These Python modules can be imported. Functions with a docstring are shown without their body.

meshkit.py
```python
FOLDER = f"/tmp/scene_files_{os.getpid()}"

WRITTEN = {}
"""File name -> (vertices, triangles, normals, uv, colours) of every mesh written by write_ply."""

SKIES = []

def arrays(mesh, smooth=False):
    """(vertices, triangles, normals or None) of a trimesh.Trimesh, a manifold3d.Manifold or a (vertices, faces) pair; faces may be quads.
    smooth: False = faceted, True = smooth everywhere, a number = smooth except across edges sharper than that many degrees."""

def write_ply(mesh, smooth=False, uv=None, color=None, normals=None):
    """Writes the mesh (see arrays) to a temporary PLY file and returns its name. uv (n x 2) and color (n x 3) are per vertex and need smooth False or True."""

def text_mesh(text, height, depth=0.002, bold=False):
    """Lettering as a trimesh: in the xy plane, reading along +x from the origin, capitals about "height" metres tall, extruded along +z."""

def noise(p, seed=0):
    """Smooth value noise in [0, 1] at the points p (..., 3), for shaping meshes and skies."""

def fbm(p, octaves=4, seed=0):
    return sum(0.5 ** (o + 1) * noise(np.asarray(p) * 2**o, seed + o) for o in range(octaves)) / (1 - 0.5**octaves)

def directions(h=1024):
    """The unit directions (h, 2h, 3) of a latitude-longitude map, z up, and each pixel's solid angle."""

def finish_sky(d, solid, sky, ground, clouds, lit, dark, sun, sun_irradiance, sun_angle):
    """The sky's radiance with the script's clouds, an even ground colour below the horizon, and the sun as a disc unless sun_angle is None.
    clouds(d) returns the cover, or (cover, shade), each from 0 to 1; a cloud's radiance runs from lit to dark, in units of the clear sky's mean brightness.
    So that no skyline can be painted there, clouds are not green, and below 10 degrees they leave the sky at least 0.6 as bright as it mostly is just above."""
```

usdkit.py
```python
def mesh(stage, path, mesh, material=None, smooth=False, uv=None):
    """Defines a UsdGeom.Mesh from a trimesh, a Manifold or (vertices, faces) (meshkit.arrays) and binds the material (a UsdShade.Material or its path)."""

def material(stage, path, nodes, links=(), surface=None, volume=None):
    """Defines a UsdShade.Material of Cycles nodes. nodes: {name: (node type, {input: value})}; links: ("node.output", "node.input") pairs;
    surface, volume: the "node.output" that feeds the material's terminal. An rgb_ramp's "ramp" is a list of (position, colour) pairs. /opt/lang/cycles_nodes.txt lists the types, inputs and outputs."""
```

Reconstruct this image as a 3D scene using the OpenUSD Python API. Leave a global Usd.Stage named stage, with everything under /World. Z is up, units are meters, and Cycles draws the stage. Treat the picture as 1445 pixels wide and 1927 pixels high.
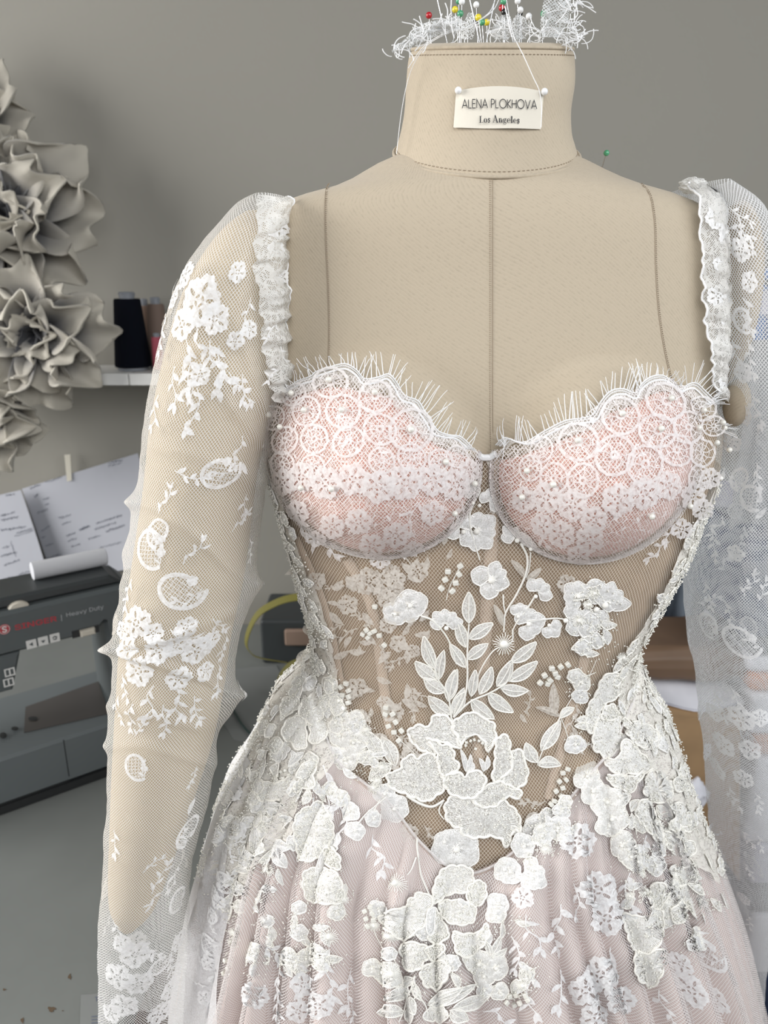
import math, random
import numpy as np, trimesh, shapely
from shapely import affinity
from shapely.geometry import Polygon, LineString, Point, box as sbox
from shapely.ops import unary_union
from scipy.interpolate import LinearNDInterpolator, NearestNDInterpolator, PchipInterpolator
from pxr import Usd, UsdGeom, UsdLux, UsdShade, Gf, Sdf, Vt
import usdkit, meshkit

random.seed(7)
rng = np.random.default_rng(7)
PI = math.pi
stage = Usd.Stage.CreateInMemory()
UsdGeom.SetStageUpAxis(stage, 'Z'); UsdGeom.SetStageMetersPerUnit(stage, 1.0)
UsdGeom.Xform.Define(stage, '/World'); UsdGeom.Scope.Define(stage, '/World/Looks')

# ------------------------------------------------------------------ camera
F, CX, CY = 1400.0, 722.5, 963.5          # focal length and centre, in pixels of the 1445 x 1927 frame
PITCH = math.radians(17.5)
CAM = np.array([0.0, 0.0, 1.40])
cam = UsdGeom.Camera.Define(stage, '/World/camera')
cam.AddTranslateOp().Set(Gf.Vec3d(*CAM)); cam.AddRotateXOp().Set(90 - math.degrees(PITCH))
cam.CreateHorizontalApertureAttr(36.0); cam.CreateVerticalApertureAttr(36.0 * 1927 / 1445)
cam.CreateFocalLengthAttr(36.0 * F / 1445)
cam.CreateFStopAttr(13.0); cam.CreateFocusDistanceAttr(0.495)
cam.CreateClippingRangeAttr(Gf.Vec2f(0.03, 100))
cam.CreateExposureAttr(-1.0)

# ------------------------------------------------------------------ light: daylight through the windows of the room
def rect_light(name, pos, target, w, h, power, color):
    l = UsdLux.RectLight.Define(stage, '/World/' + name)
    l.CreateWidthAttr(w); l.CreateHeightAttr(h); l.CreateIntensityAttr(power); l.CreateColorAttr(Gf.Vec3f(*color))
    m = Gf.Matrix4d().SetLookAt(Gf.Vec3d(*pos), Gf.Vec3d(*target), Gf.Vec3d(0, 0, 1)).GetInverse()
    l.AddTransformOp().Set(m)
rect_light('window_daylight_side', (-2.3, 0.15, 1.75), (0.0, 0.9, 1.25), 1.7, 1.5, 19.0, (1.0, 0.985, 0.965))
rect_light('window_daylight_front', (0.32, -0.62, 1.86), (0.08, 0.5, 1.12), 1.3, 1.0, 7.2, (0.99, 0.99, 1.0))
rect_light('window_daylight_right', (1.15, 0.0, 1.75), (0.15, 0.55, 1.15), 0.9, 1.1, 5.5, (0.93, 0.97, 1.0))
dome = UsdLux.DomeLight.Define(stage, '/World/sky'); dome.CreateIntensityAttr(0.06); dome.CreateColorAttr(Gf.Vec3f(0.95, 0.98, 1.0))

# ------------------------------------------------------------------ projection helpers (photo pixel <-> world ray)
FW = np.array([0, math.cos(PITCH), -math.sin(PITCH)]); UPV = np.array([0, math.sin(PITCH), math.cos(PITCH)]); RT = np.array([1.0, 0, 0])
def ray(p):
    p = np.atleast_2d(np.asarray(p, float))
    return ((p[:, :1] - CX) / F) * RT + ((CY - p[:, 1:2]) / F) * UPV + FW
def at_y(p, Y):
    d = ray(p); return CAM + d * ((np.asarray(Y, float) - CAM[1]) / d[:, 1])[..., None] if np.ndim(Y) else CAM + d * ((Y - CAM[1]) / d[:, 1])[:, None]
def at_z(p, Z):
    d = ray(p); return CAM + d * ((Z - CAM[2]) / d[:, 2])[:, None]
def at_plane(p, o, n):
    d = ray(p); return CAM + d * (((np.asarray(o) - CAM) @ n) / (d @ n))[:, None]
def project(P):
    v = np.asarray(P, float) - CAM
    d = v @ FW
    return np.stack([CX + F * (v @ RT) / d, CY - F * (v @ UPV) / d], -1)

# ------------------------------------------------------------------ prim helpers
used = {}
def path_for(name, parent=None):
    base = str(parent.GetPath()) if parent is not None else '/World'
    n = used.get((base, name), 0); used[(base, name)] = n + 1
    return f'{base}/{name}' + (f'_{n:03d}' if n else '')
def tag(o, label=None, cat=None, group=None, kind=None):
    for k, v in (('label', label), ('category', cat), ('group', group), ('kind', kind)):
        if v: o.SetCustomDataByKey(k, v)
    return o
def thing(name, label, cat, group=None, loc=(0, 0, 0)):
    x = UsdGeom.Xform.Define(stage, path_for(name))
    if any(loc): x.AddTranslateOp().Set(Gf.Vec3d(*map(float, loc)))
    return tag(x.GetPrim(), label, cat, group)
def obj(name, mesh, mat, parent=None, smooth=40, uv=None, label=None, cat=None, group=None, kind=None, off=None):
    if isinstance(mesh, (tuple, list)): v, f = np.asarray(mesh[0], float), np.asarray(mesh[1])
    else: v, f = np.asarray(mesh.vertices), np.asarray(mesh.faces)
    if off is not None: v = v - np.asarray(off)
    if uv is not None and smooth not in (True, False): smooth = True
    o = usdkit.mesh(stage, path_for(name, parent), (v, f), M[mat], smooth=smooth, uv=uv).GetPrim()
    return tag(o, label, cat, group, kind)
def join(ms):
    vs, fs, n = [], [], 0
    for m in ms:
        v, f = (m.vertices, m.faces) if hasattr(m, 'vertices') else m[:2]
        vs.append(np.asarray(v)); fs.append(np.asarray(f) + n); n += len(v)
    return np.vstack(vs), np.vstack(fs)
def quads(q):
    q = np.asarray(q); return np.vstack([q[:, [0, 1, 2]], q[:, [0, 2, 3]]])
def grid_faces(m, n, closed_v=False, flip=False):
    i, j = np.meshgrid(np.arange(m - 1), np.arange(n if closed_v else n - 1), indexing='ij')
    j2 = (j + 1) % n
    q = np.stack([i * n + j, i * n + j2, (i + 1) * n + j2, (i + 1) * n + j], -1).reshape(-1, 4)
    if flip: q = q[:, ::-1]
    return quads(q)
def bbox(x0, x1, y0, y1, z0, z1, r=0.0):
    if r <= 0:
        b = trimesh.creation.box([x1 - x0, y1 - y0, z1 - z0]); b.apply_translation([(x0 + x1) / 2, (y0 + y1) / 2, (z0 + z1) / 2]); return b
    import manifold3d as m3
    s = m3.Manifold.sphere(r, 12)
    return tm(m3.Manifold.batch_hull([s.translate((x, y, z)) for x in (x0 + r, x1 - r) for y in (y0 + r, y1 - r) for z in (z0 + r, z1 - r)]))
def tm(man):
    m = man.to_mesh(); return trimesh.Trimesh(m.vert_properties[:, :3], m.tri_verts, process=False)
def tube(pts, r, sides=6, closed=False, caps=True):
    p = np.asarray(pts, float); n = len(p); r = np.broadcast_to(r, (n,))
    if closed: t = np.roll(p, -1, 0) - np.roll(p, 1, 0)
    else: t = np.gradient(p, axis=0)
    t /= np.linalg.norm(t, axis=1, keepdims=True) + 1e-12
    a = np.zeros_like(p); a0 = np.cross(t[0], [0, 0, 1.0]);
    if np.linalg.norm(a0) < .1: a0 = np.cross(t[0], [1.0, 0, 0])
    for i in range(n):
        a0 = a0 - t[i] * (a0 @ t[i]); a0 /= np.linalg.norm(a0) + 1e-12; a[i] = a0
    b = np.cross(t, a); g = np.arange(sides) * 2 * PI / sides
    v = (p[:, None] + r[:, None, None] * (np.cos(g)[None, :, None] * a[:, None] + np.sin(g)[None, :, None] * b[:, None])).reshape(-1, 3)
    if closed:
        i, j = np.meshgrid(np.arange(n), np.arange(sides), indexing='ij')
        f = quads(np.stack([i * sides + j, i * sides + (j + 1) % sides, (i + 1) % n * sides + (j + 1) % sides, (i + 1) % n * sides + j], -1).reshape(-1, 4))
    else:
        f = grid_faces(n, sides, True)
        if caps:
            v = np.vstack([v, p[0], p[-1]]); k = np.arange(sides)
            f = np.vstack([f, np.stack([np.full(sides, n * sides), (k + 1) % sides, k], 1), np.stack([np.full(sides, n * sides + 1), (n - 1) * sides + k, (n - 1) * sides + (k + 1) % sides], 1)])
    return v, f
def catmull(pts, closed=False, per=6):
    p = np.asarray(pts, float); n = len(p)
    idx = lambda k: p[k % n] if closed else p[min(max(k, 0), n - 1)]
    out = []
    for i in range(n if closed else n - 1):
        p0, p1, p2, p3 = idx(i - 1), idx(i), idx(i + 1), idx(i + 2)
        for t in np.arange(per) / per:
            out.append(.5 * (2 * p1 + (p2 - p0) * t + (2 * p0 - 5 * p1 + 4 * p2 - p3) * t * t + (3 * p1 - p0 - 3 * p2 + p3) * t ** 3))
    if not closed: out.append(p[-1])
    return np.array(out)
def resample(p, step, closed=False):
    q = np.vstack([p, p[:1]]) if closed else np.asarray(p, float)
    s = np.concatenate([[0], np.cumsum(np.linalg.norm(np.diff(q, axis=0), axis=1))])
    n = max(int(round(s[-1] / step)), 4 if closed else 2)
    t = np.linspace(0, s[-1], n + 1)
    r = np.stack([np.interp(t, s, q[:, k]) for k in range(q.shape[1])], 1)
    return r[:-1] if closed else r
def lathe(profile, n=32, z_axis=True):
    pr = np.asarray(profile, float); g = np.arange(n) * 2 * PI / n
    v = np.stack([pr[:, 0, None] * np.cos(g), pr[:, 0, None] * np.sin(g), np.broadcast_to(pr[:, 1, None], (len(pr), n))], -1).reshape(-1, 3)
    return v, grid_faces(len(pr), n, True)
def tri2d(poly, size):
    """Triangles of a shapely (multi)polygon, edges no longer than size."""
    vs, fs, n = [], [], 0
    for g in getattr(poly, 'geoms', [poly]):
        if g.is_empty or g.geom_type != 'Polygon' or g.area < 1e-9: continue
        v, f = trimesh.creation.triangulate_polygon(g, engine='earcut')
        if size:
            v3, f = trimesh.remesh.subdivide_to_size(np.c_[v, np.zeros(len(v))], f, size, max_iter=8); v = v3[:, :2]
        vs.append(v); fs.append(np.asarray(f) + n); n += len(v)
    return np.vstack(vs), np.vstack(fs)

# ------------------------------------------------------------------ materials
M = {}
def mat(name, nodes, links=(), surface='p.BSDF'):
    M[name] = usdkit.material(stage, '/World/Looks/' + name, nodes, links, surface=surface); return name
def plain(name, color, rough=0.6, metallic=0.0, noise=None, bump=None, spec=0.5, coat=0.0, sheen=0.0):
    nodes = {'p': ('principled_bsdf', {'base_color': color, 'roughness': rough, 'metallic': metallic, 'specular_ior_level': spec, 'coat_weight': coat, 'sheen_weight': sheen})}
    links = []
    if noise:
        sc, amt = noise
        nodes['g'] = ('geometry', {}); nodes['n'] = ('noise_texture', {'scale': sc, 'detail': 4.0})
        nodes['r'] = ('rgb_ramp', {'ramp': [(0.25, tuple(c * (1 - amt) for c in color)), (0.75, tuple(min(1, c * (1 + amt)) for c in color))]})
        links += [('g.position', 'n.vector'), ('n.fac', 'r.fac'), ('r.color', 'p.base_color')]
    if bump:
        sc, st, dist = bump
        nodes['gb'] = ('geometry', {}); nodes['nb'] = ('noise_texture', {'scale': sc, 'detail': 3.0}); nodes['b'] = ('bump', {'strength': st, 'distance': dist})
        links += [('gb.position', 'nb.vector'), ('nb.fac', 'b.height'), ('b.normal', 'p.normal')]
    return mat(name, nodes, links)

plain('wall_paint', (0.262, 0.252, 0.222), 0.85, noise=(2.0, 0.02), bump=(350, 0.15, 0.001))
plain('floor_wood', (0.28, 0.22, 0.17), 0.5, noise=(6, 0.2))
plain('white_board', (0.72, 0.72, 0.70), 0.5)
plain('table_laminate', (0.20, 0.212, 0.202), 0.42, noise=(9, 0.08), spec=0.35)
plain('stain_brown', (0.11, 0.075, 0.045), 0.8)
plain('machine_grey', (0.092, 0.106, 0.109), 0.5, bump=(900, .05, .0005))
plain('machine_light', (0.14, 0.16, 0.165), 0.5)
plain('machine_dark', (0.042, 0.048, 0.050), 0.5)
plain('machine_plate', (0.075, 0.068, 0.062), 0.35, spec=.5)
plain('machine_groove', (0.02, 0.022, 0.023), 0.6)
plain('print_red', (0.45, 0.045, 0.06), 0.5)
plain('print_white', (0.72, 0.72, 0.70), 0.5)
plain('print_grey', (0.42, 0.44, 0.45), 0.5)
plain('ivory_plastic', (0.62, 0.58, 0.49), 0.4)
plain('paper', (0.43, 0.44, 0.485), 0.8)  # white wall sheets: the shade on them is put into this grey-lilac colour
plain('paper_white', (0.60, 0.61, 0.64), 0.8)
plain('paper_grey', (0.225, 0.236, 0.23), 0.8)
plain('ink', (0.13, 0.15, 0.20), 0.7)
plain('tape_clear', (0.60, 0.57, 0.49), 0.3)
plain('thread_black', (0.004, 0.005, 0.009), 0.9, spec=0.08, bump=(1500, .3, .0006))
plain('thread_brown', (0.17, 0.12, 0.095), 0.75, bump=(1500, .3, .0006))
plain('thread_pink', (0.36, 0.07, 0.10), 0.75, bump=(1500, .3, .0006))
plain('thread_peach', (0.30, 0.21, 0.16), 0.75, bump=(1500, .3, .0006))
plain('spool_grey', (0.22, 0.235, 0.26), 0.5)
plain('tape_yellow', (0.22, 0.20, 0.045), 0.55)
plain('cable_green', (0.03, 0.06, 0.055), 0.5)
plain('cloth_bluegrey', (0.17, 0.205, 0.25), 0.9, noise=(14, .15))
plain('cloth_navy', (0.018, 0.035, 0.085), 0.9)
plain('cloth_blue', (0.03, 0.12, 0.36), 0.9)
plain('cloth_white', (0.75, 0.76, 0.82), 0.9)
plain('cloth_lilac', (0.50, 0.50, 0.62), 0.9)
plain('cloth_black', (0.012, 0.012, 0.014), 0.9)
plain('cloth_grey', (0.25, 0.26, 0.27), 0.9)
plain('cloth_orange', (0.50, 0.16, 0.03), 0.9)
plain('leather_brown', (0.135, 0.083, 0.050), 0.55, noise=(9, .22))
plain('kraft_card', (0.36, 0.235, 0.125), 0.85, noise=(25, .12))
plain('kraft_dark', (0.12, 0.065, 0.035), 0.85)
plain('steel', (0.55, 0.56, 0.58), 0.3, metallic=1.0)
plain('rail_grey', (0.33, 0.34, 0.34), 0.4)
plain('hook_dark', (0.06, 0.06, 0.055), 0.4)
plain('pin_red', (0.42, 0.012, 0.02), 0.25, coat=.5)
plain('pin_green', (0.07, 0.32, 0.16), 0.25, coat=.5)
plain('pin_yellow', (0.72, 0.60, 0.04), 0.25, coat=.5)
plain('pin_white', (0.82, 0.83, 0.84), 0.25, coat=.5)
plain('pin_black', (0.01, 0.01, 0.01), 0.25, coat=.5)
plain('label_cloth', (0.73, 0.69, 0.60), 0.85, bump=(2500, .2, .0003))
plain('label_ink', (0.03, 0.03, 0.035), 0.8)
plain('seam_thread', (0.33, 0.27, 0.20), 0.9)
plain('pink_satin', (0.76, 0.43, 0.36), 0.55, noise=(60, .06), sheen=.3)
plain('nude_mesh', (0.36, 0.265, 0.18), 0.9, noise=(120, .12))
plain('boning_tape', (0.56, 0.445, 0.35), 0.8, noise=(300, .10))
plain('skirt_lining', (0.66, 0.555, 0.525), 0.85)
plain('pearl', (0.80, 0.79, 0.73), 0.18, coat=.7)
plain('bead_ivory', (0.80, 0.79, 0.73), 0.22, coat=.6)
plain('white_thread', (0.84, 0.85, 0.86), 0.7, sheen=.3)
plain('cord_white', (0.86, 0.85, 0.80), 0.6, bump=(2500, .35, .0004), sheen=.3)

def twill(name, c, line=(0.88, 1.06)):
    """Closely woven cotton twill: fine diagonal ribs and slub flecks."""
    mat(name, {'tc': ('uvmap', {'attribute': 'st'}), 'w': ('wave_texture', {'wave_type': 'bands', 'bands_direction': 'diagonal', 'scale': 250.0, 'distortion': 0.5, 'detail': 2.0, 'detail_scale': 1.5}),
               'g': ('geometry', {}), 'n': ('noise_texture', {'scale': 420.0, 'detail': 4.0}), 'n2': ('noise_texture', {'scale': 14.0, 'detail': 3.0}),
               'm': ('math', {'math_type': 'multiply_add', 'value2': 0.35, 'value3': 0.0}), 'ad': ('math', {'math_type': 'add'}), 'ad2': ('math', {'math_type': 'multiply_add', 'value2': 0.25}),
               'r': ('rgb_ramp', {'ramp': [(0.30, tuple(x * line[0] for x in c)), (0.75, tuple(x * line[1] for x in c))]}),
               'b': ('bump', {'strength': 0.35, 'distance': 0.0004}), 'p': ('principled_bsdf', {'roughness': 0.9, 'sheen_weight': 0.15, 'specular_ior_level': .2})},
        [('tc.UV', 'w.vector'), ('g.position', 'n.vector'), ('g.position', 'n2.vector'), ('w.fac', 'm.value1'), ('m.value', 'ad.value1'), ('n.fac', 'ad.value2'), ('n2.fac', 'ad2.value1'), ('ad.value', 'ad2.value3'), ('ad2.value', 'r.fac'), ('r.color', 'p.base_color'), ('ad.value', 'b.height'), ('b.normal', 'p.normal')])
twill('form_cotton', (0.455, 0.39, 0.298))
twill('arm_cotton', (0.52, 0.43, 0.30))

def net(name, color, cell=0.0024, aspect=1.25, w=0.13, base=0.0, patch=None, vor=None, trans=0.35, wob=0.10):
    """Knitted net: threads in two diagonal directions, open between (a cut-out, not a painted picture). uv are metres."""
    nd = {'tc': ('uvmap', {'attribute': 'st'}), 'ns': ('noise_texture', {'scale': 90.0, 'detail': 2.0}), 's': ('separate_xyz', {}),
          'nw': ('math', {'math_type': 'multiply_add', 'value2': wob * 4, 'value3': -wob * 2}),
          'u': ('math', {'math_type': 'multiply', 'value2': aspect / cell}), 'v': ('math', {'math_type': 'multiply', 'value2': 1 / cell}),
          'a0': ('math', {'math_type': 'add'}), 'b0': ('math', {'math_type': 'subtract'}), 'a': ('math', {'math_type': 'add'}), 'b': ('math', {'math_type': 'add'}),
          'pa': ('math', {'math_type': 'pingpong', 'value2': 0.5}), 'pb': ('math', {'math_type': 'pingpong', 'value2': 0.5}),
          'mi': ('math', {'math_type': 'minimum'}), 'lt': ('math', {'math_type': 'less_than', 'value2': w}),
          'd': ('diffuse_bsdf', {'color': color}), 't': ('translucent_bsdf', {'color': color}), 'dt': ('mix_closure', {'fac': trans}),
          'x': ('transparent_bsdf', {}), 'o': ('mix_closure', {})}
    lk = [('tc.UV', 'ns.vector'), ('tc.UV', 's.vector'), ('ns.fac', 'nw.value1'), ('s.x', 'u.value1'), ('s.y', 'v.value1'), ('u.value', 'a0.value1'), ('v.value', 'a0.value2'), ('u.value', 'b0.value1'), ('v.value', 'b0.value2'),
          ('a0.value', 'a.value1'), ('nw.value', 'a.value2'), ('b0.value', 'b.value1'), ('nw.value', 'b.value2'), ('a.value', 'pa.value1'), ('b.value', 'pb.value1'), ('pa.value', 'mi.value1'), ('pb.value', 'mi.value2'), ('mi.value', 'lt.value1'),
          ('d.BSDF', 'dt.closure1'), ('t.BSDF', 'dt.closure2'), ('x.BSDF', 'o.closure1'), ('dt.closure', 'o.closure2')]
    last = 'lt.value'
    if vor:                                   # heavier threads linking into irregular lace cells
        sc, vw = vor
        nd['vt'] = ('voronoi_texture', {'feature': 'distance_to_edge', 'scale': sc}); nd['vl'] = ('math', {'math_type': 'less_than', 'value2': vw}); nd['vm'] = ('math', {'math_type': 'maximum'})
        lk += [('tc.UV', 'vt.vector'), ('vt.distance', 'vl.value1'), ('vl.value', 'vm.value1'), (last, 'vm.value2')]; last = 'vm.value'
    if patch:                                 # woven solid patches
        sc, lo, amt = patch
        nd['pn'] = ('noise_texture', {'scale': sc, 'detail': 3.0, 'roughness': .55}); nd['pg'] = ('math', {'math_type': 'greater_than', 'value2': lo}); nd['pm'] = ('math', {'math_type': 'multiply', 'value2': amt}); nd['px'] = ('math', {'math_type': 'maximum'})
        lk += [('tc.UV', 'pn.vector'), ('pn.fac', 'pg.value1'), ('pg.value', 'pm.value1'), ('pm.value', 'px.value1'), (last, 'px.value2')]; last = 'px.value'
    if base:
        nd['bs'] = ('math', {'math_type': 'maximum', 'value2': base}); lk += [(last, 'bs.value1')]; last = 'bs.value'
    lk.append((last, 'o.fac'))
    mat(name, nd, lk, surface='o.closure')
net('sleeve_net', (0.91, 0.91, 0.90), cell=0.0026, w=0.11)
net('sleeve_net_white', (0.92, 0.93, 0.945), cell=0.0027, w=0.135, trans=.4)
net('bodice_net', (0.84, 0.785, 0.70), cell=0.0030, aspect=1.35, w=0.085)
net('cup_net', (0.95, 0.905, 0.895), cell=0.0023, w=0.085, vor=(230, 0.026), trans=.12)
net('cup_edge_net', (0.84, 0.82, 0.79), cell=0.0016, w=0.17, vor=(300, .05))
net('skirt_net', (0.90, 0.875, 0.865), cell=0.0025, w=0.125)
net('skirt_net_back', (0.86, 0.84, 0.84), cell=0.0030, w=0.12)
net('strap_net', (0.86, 0.855, 0.83), cell=0.0017, w=0.20, vor=(220, 0.07), patch=(160, .56, .9))
net('scrap_net', (0.80, 0.82, 0.83), cell=0.0022, w=0.16, vor=(200, .05), patch=(140, .60, .8))

def sheer(name, color, dens, sc=500.0, trans=.3):
    """Thin woven lace cloth: close threads with pin holes."""
    mat(name, {'g': ('geometry', {}), 'n': ('noise_texture', {'scale': sc, 'detail': 2.0}), 'r': ('map_range', {'from_min': 0.35, 'from_max': 0.62, 'to_min': max(0, dens - .25), 'to_max': min(1, dens + .25), 'clamp': True}),
               'd': ('diffuse_bsdf', {'color': color}), 't': ('translucent_bsdf', {'color': color}), 'dt': ('mix_closure', {'fac': trans}), 'x': ('transparent_bsdf', {}), 'o': ('mix_closure', {})},
        [('g.position', 'n.vector'), ('n.fac', 'r.value'), ('d.BSDF', 'dt.closure1'), ('t.BSDF', 'dt.closure2'), ('x.BSDF', 'o.closure1'), ('dt.closure', 'o.closure2'), ('r.result', 'o.fac')], surface='o.closure')
sheer('lace_white', (0.94, 0.945, 0.95), 0.86, trans=.18)
sheer('lace_panel', (0.92, 0.925, 0.94), 0.92, 900.0)
sheer('lace_ivory', (0.86, 0.825, 0.77), 0.66)
sheer('lace_blush', (0.92, 0.895, 0.89), 0.80)

def embroidery(name, cord, fill, dens):
    """Satin-stitched cord edge (uv.x = 1) around a stitched fill (uv.x < 0.6) whose threads part over the net; uv.y runs along the outline in metres."""
    mat(name, {'tc': ('uvmap', {'attribute': 'st'}), 's': ('separate_xyz', {}), 'e': ('math', {'math_type': 'greater_than', 'value2': 0.8}),
               'g': ('geometry', {}), 'n': ('noise_texture', {'scale': 950.0, 'detail': 2.0}), 'n2': ('noise_texture', {'scale': 420.0, 'detail': 2.0}), 'wb': ('math', {'math_type': 'multiply_add', 'value2': 9.0}), 'k': ('math', {'math_type': 'multiply', 'value2': 5600.0}), 'sn': ('math', {'math_type': 'sine'}),
               'mx': ('math', {'math_type': 'multiply_add', 'value2': .20}), 'r': ('rgb_ramp', {'ramp': [(0.32, tuple(c * .86 for c in fill)), (0.60, tuple(min(.93, c * 1.18) for c in fill))]}),
               'c': ('mix', {'color2': cord}), 'b': ('bump', {'strength': 0.45, 'distance': 0.0005}), 'p': ('principled_bsdf', {'roughness': 0.42, 'sheen_weight': .4}),
               'dm': ('map_range', {'from_min': 0.34, 'from_max': 0.50, 'to_min': dens, 'to_max': 1.0, 'clamp': True}), 'al': ('math', {'math_type': 'maximum'}), 'x': ('transparent_bsdf', {}), 'o': ('mix_closure', {})},
        [('tc.UV', 's.vector'), ('s.x', 'e.value1'), ('g.position', 'n.vector'), ('g.position', 'n2.vector'), ('s.y', 'k.value1'), ('n2.fac', 'wb.value1'), ('k.value', 'wb.value3'), ('wb.value', 'sn.value1'), ('sn.value', 'mx.value1'), ('n.fac', 'mx.value3'), ('mx.value', 'r.fac'),
         ('r.color', 'c.color1'), ('e.value', 'c.fac'), ('c.color', 'p.base_color'), ('mx.value', 'b.height'), ('b.normal', 'p.normal'), ('mx.value', 'dm.value'), ('dm.result', 'al.value1'), ('e.value', 'al.value2'), ('al.value', 'o.fac'), ('x.BSDF', 'o.closure1'), ('p.BSDF', 'o.closure2')], surface='o.closure')
embroidery('embroidery', (0.95, 0.935, 0.88), (0.84, 0.815, 0.765), 0.45)
embroidery('embroidery_dense', (0.95, 0.93, 0.865), (0.86, 0.83, 0.77), 0.75)
embroidery('embroidery_white', (0.94, 0.93, 0.90), (0.90, 0.89, 0.85), 0.60)

# ================================================================== THE SETTING
WALL_Y = 1.33
obj('wall_back', bbox(-3.2, 2.6, WALL_Y, WALL_Y + 0.12, 0, 2.7), 'wall_paint', smooth=False, kind='structure')
obj('floor', bbox(-3.2, 2.6, -0.6, WALL_Y + 0.12, -0.05, 0.0), 'floor_wood', smooth=False, kind='structure')

TZ = 0.75
# ------------------------------------------------------------------ work table (its front is hollowed where the skirt is pressed against it)
hollow = affinity.scale(Point(0, 0).buffer(1, 48), 0.305, 0.30); hollow = affinity.translate(hollow, 0.066, 0.53)
top2 = sbox(-1.7, 0.42, 0.20, WALL_Y - 0.005).difference(hollow).difference(sbox(0.066, 0.3, 0.5, 0.83)).difference(sbox(-0.2, 0.3, 0.5, 0.53))
top2 = max(getattr(top2, 'geoms', [top2]), key=lambda g: g.area)
tbl = thing('work_table', 'pale grey laminate work table with brown chips, under the sewing machine', 'table')
tt = trimesh.creation.extrude_polygon(top2, 0.03, engine='earcut'); tt.apply_translation([0, 0, TZ - 0.03])
obj('table_top', tt, 'table_laminate', tbl, smooth=False)
for x, y in ((-1.62, 0.5), (-1.62, 1.26), (0.13, 1.26), (-0.42, 0.5)):
    obj('leg', bbox(x - .025, x + .025, y - .025, y + .025, 0, TZ - 0.03), 'machine_light', tbl, smooth=False)
for (px, py, a, b) in ((97, 1899, 7, 5), (131, 1838, 3, 5), (42, 1920, 3, 5), (8, 1862, 3, 2), (362, 1725, 2, 1.5), (345, 1885, 2, 2), (118, 1902, 1.5, 1)):
    k = np.linspace(0, 2 * PI, 12)[:-1]; rr = 1 + .28 * np.sin(k * 3 + px) + .15 * np.cos(k * 5)
    ring = at_z(np.c_[px + a * rr * np.cos(k), py + b * rr * np.sin(k)], TZ + 0.0004)
    if Polygon(ring[:, :2]).within(top2):
        v = np.vstack([ring, ring.mean(0)]); obj('chip', (v, [[i, (i + 1) % 11, 11] for i in range(11)]), 'stain_brown', tbl, smooth=False, label='small brown chip in the laminate')

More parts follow.
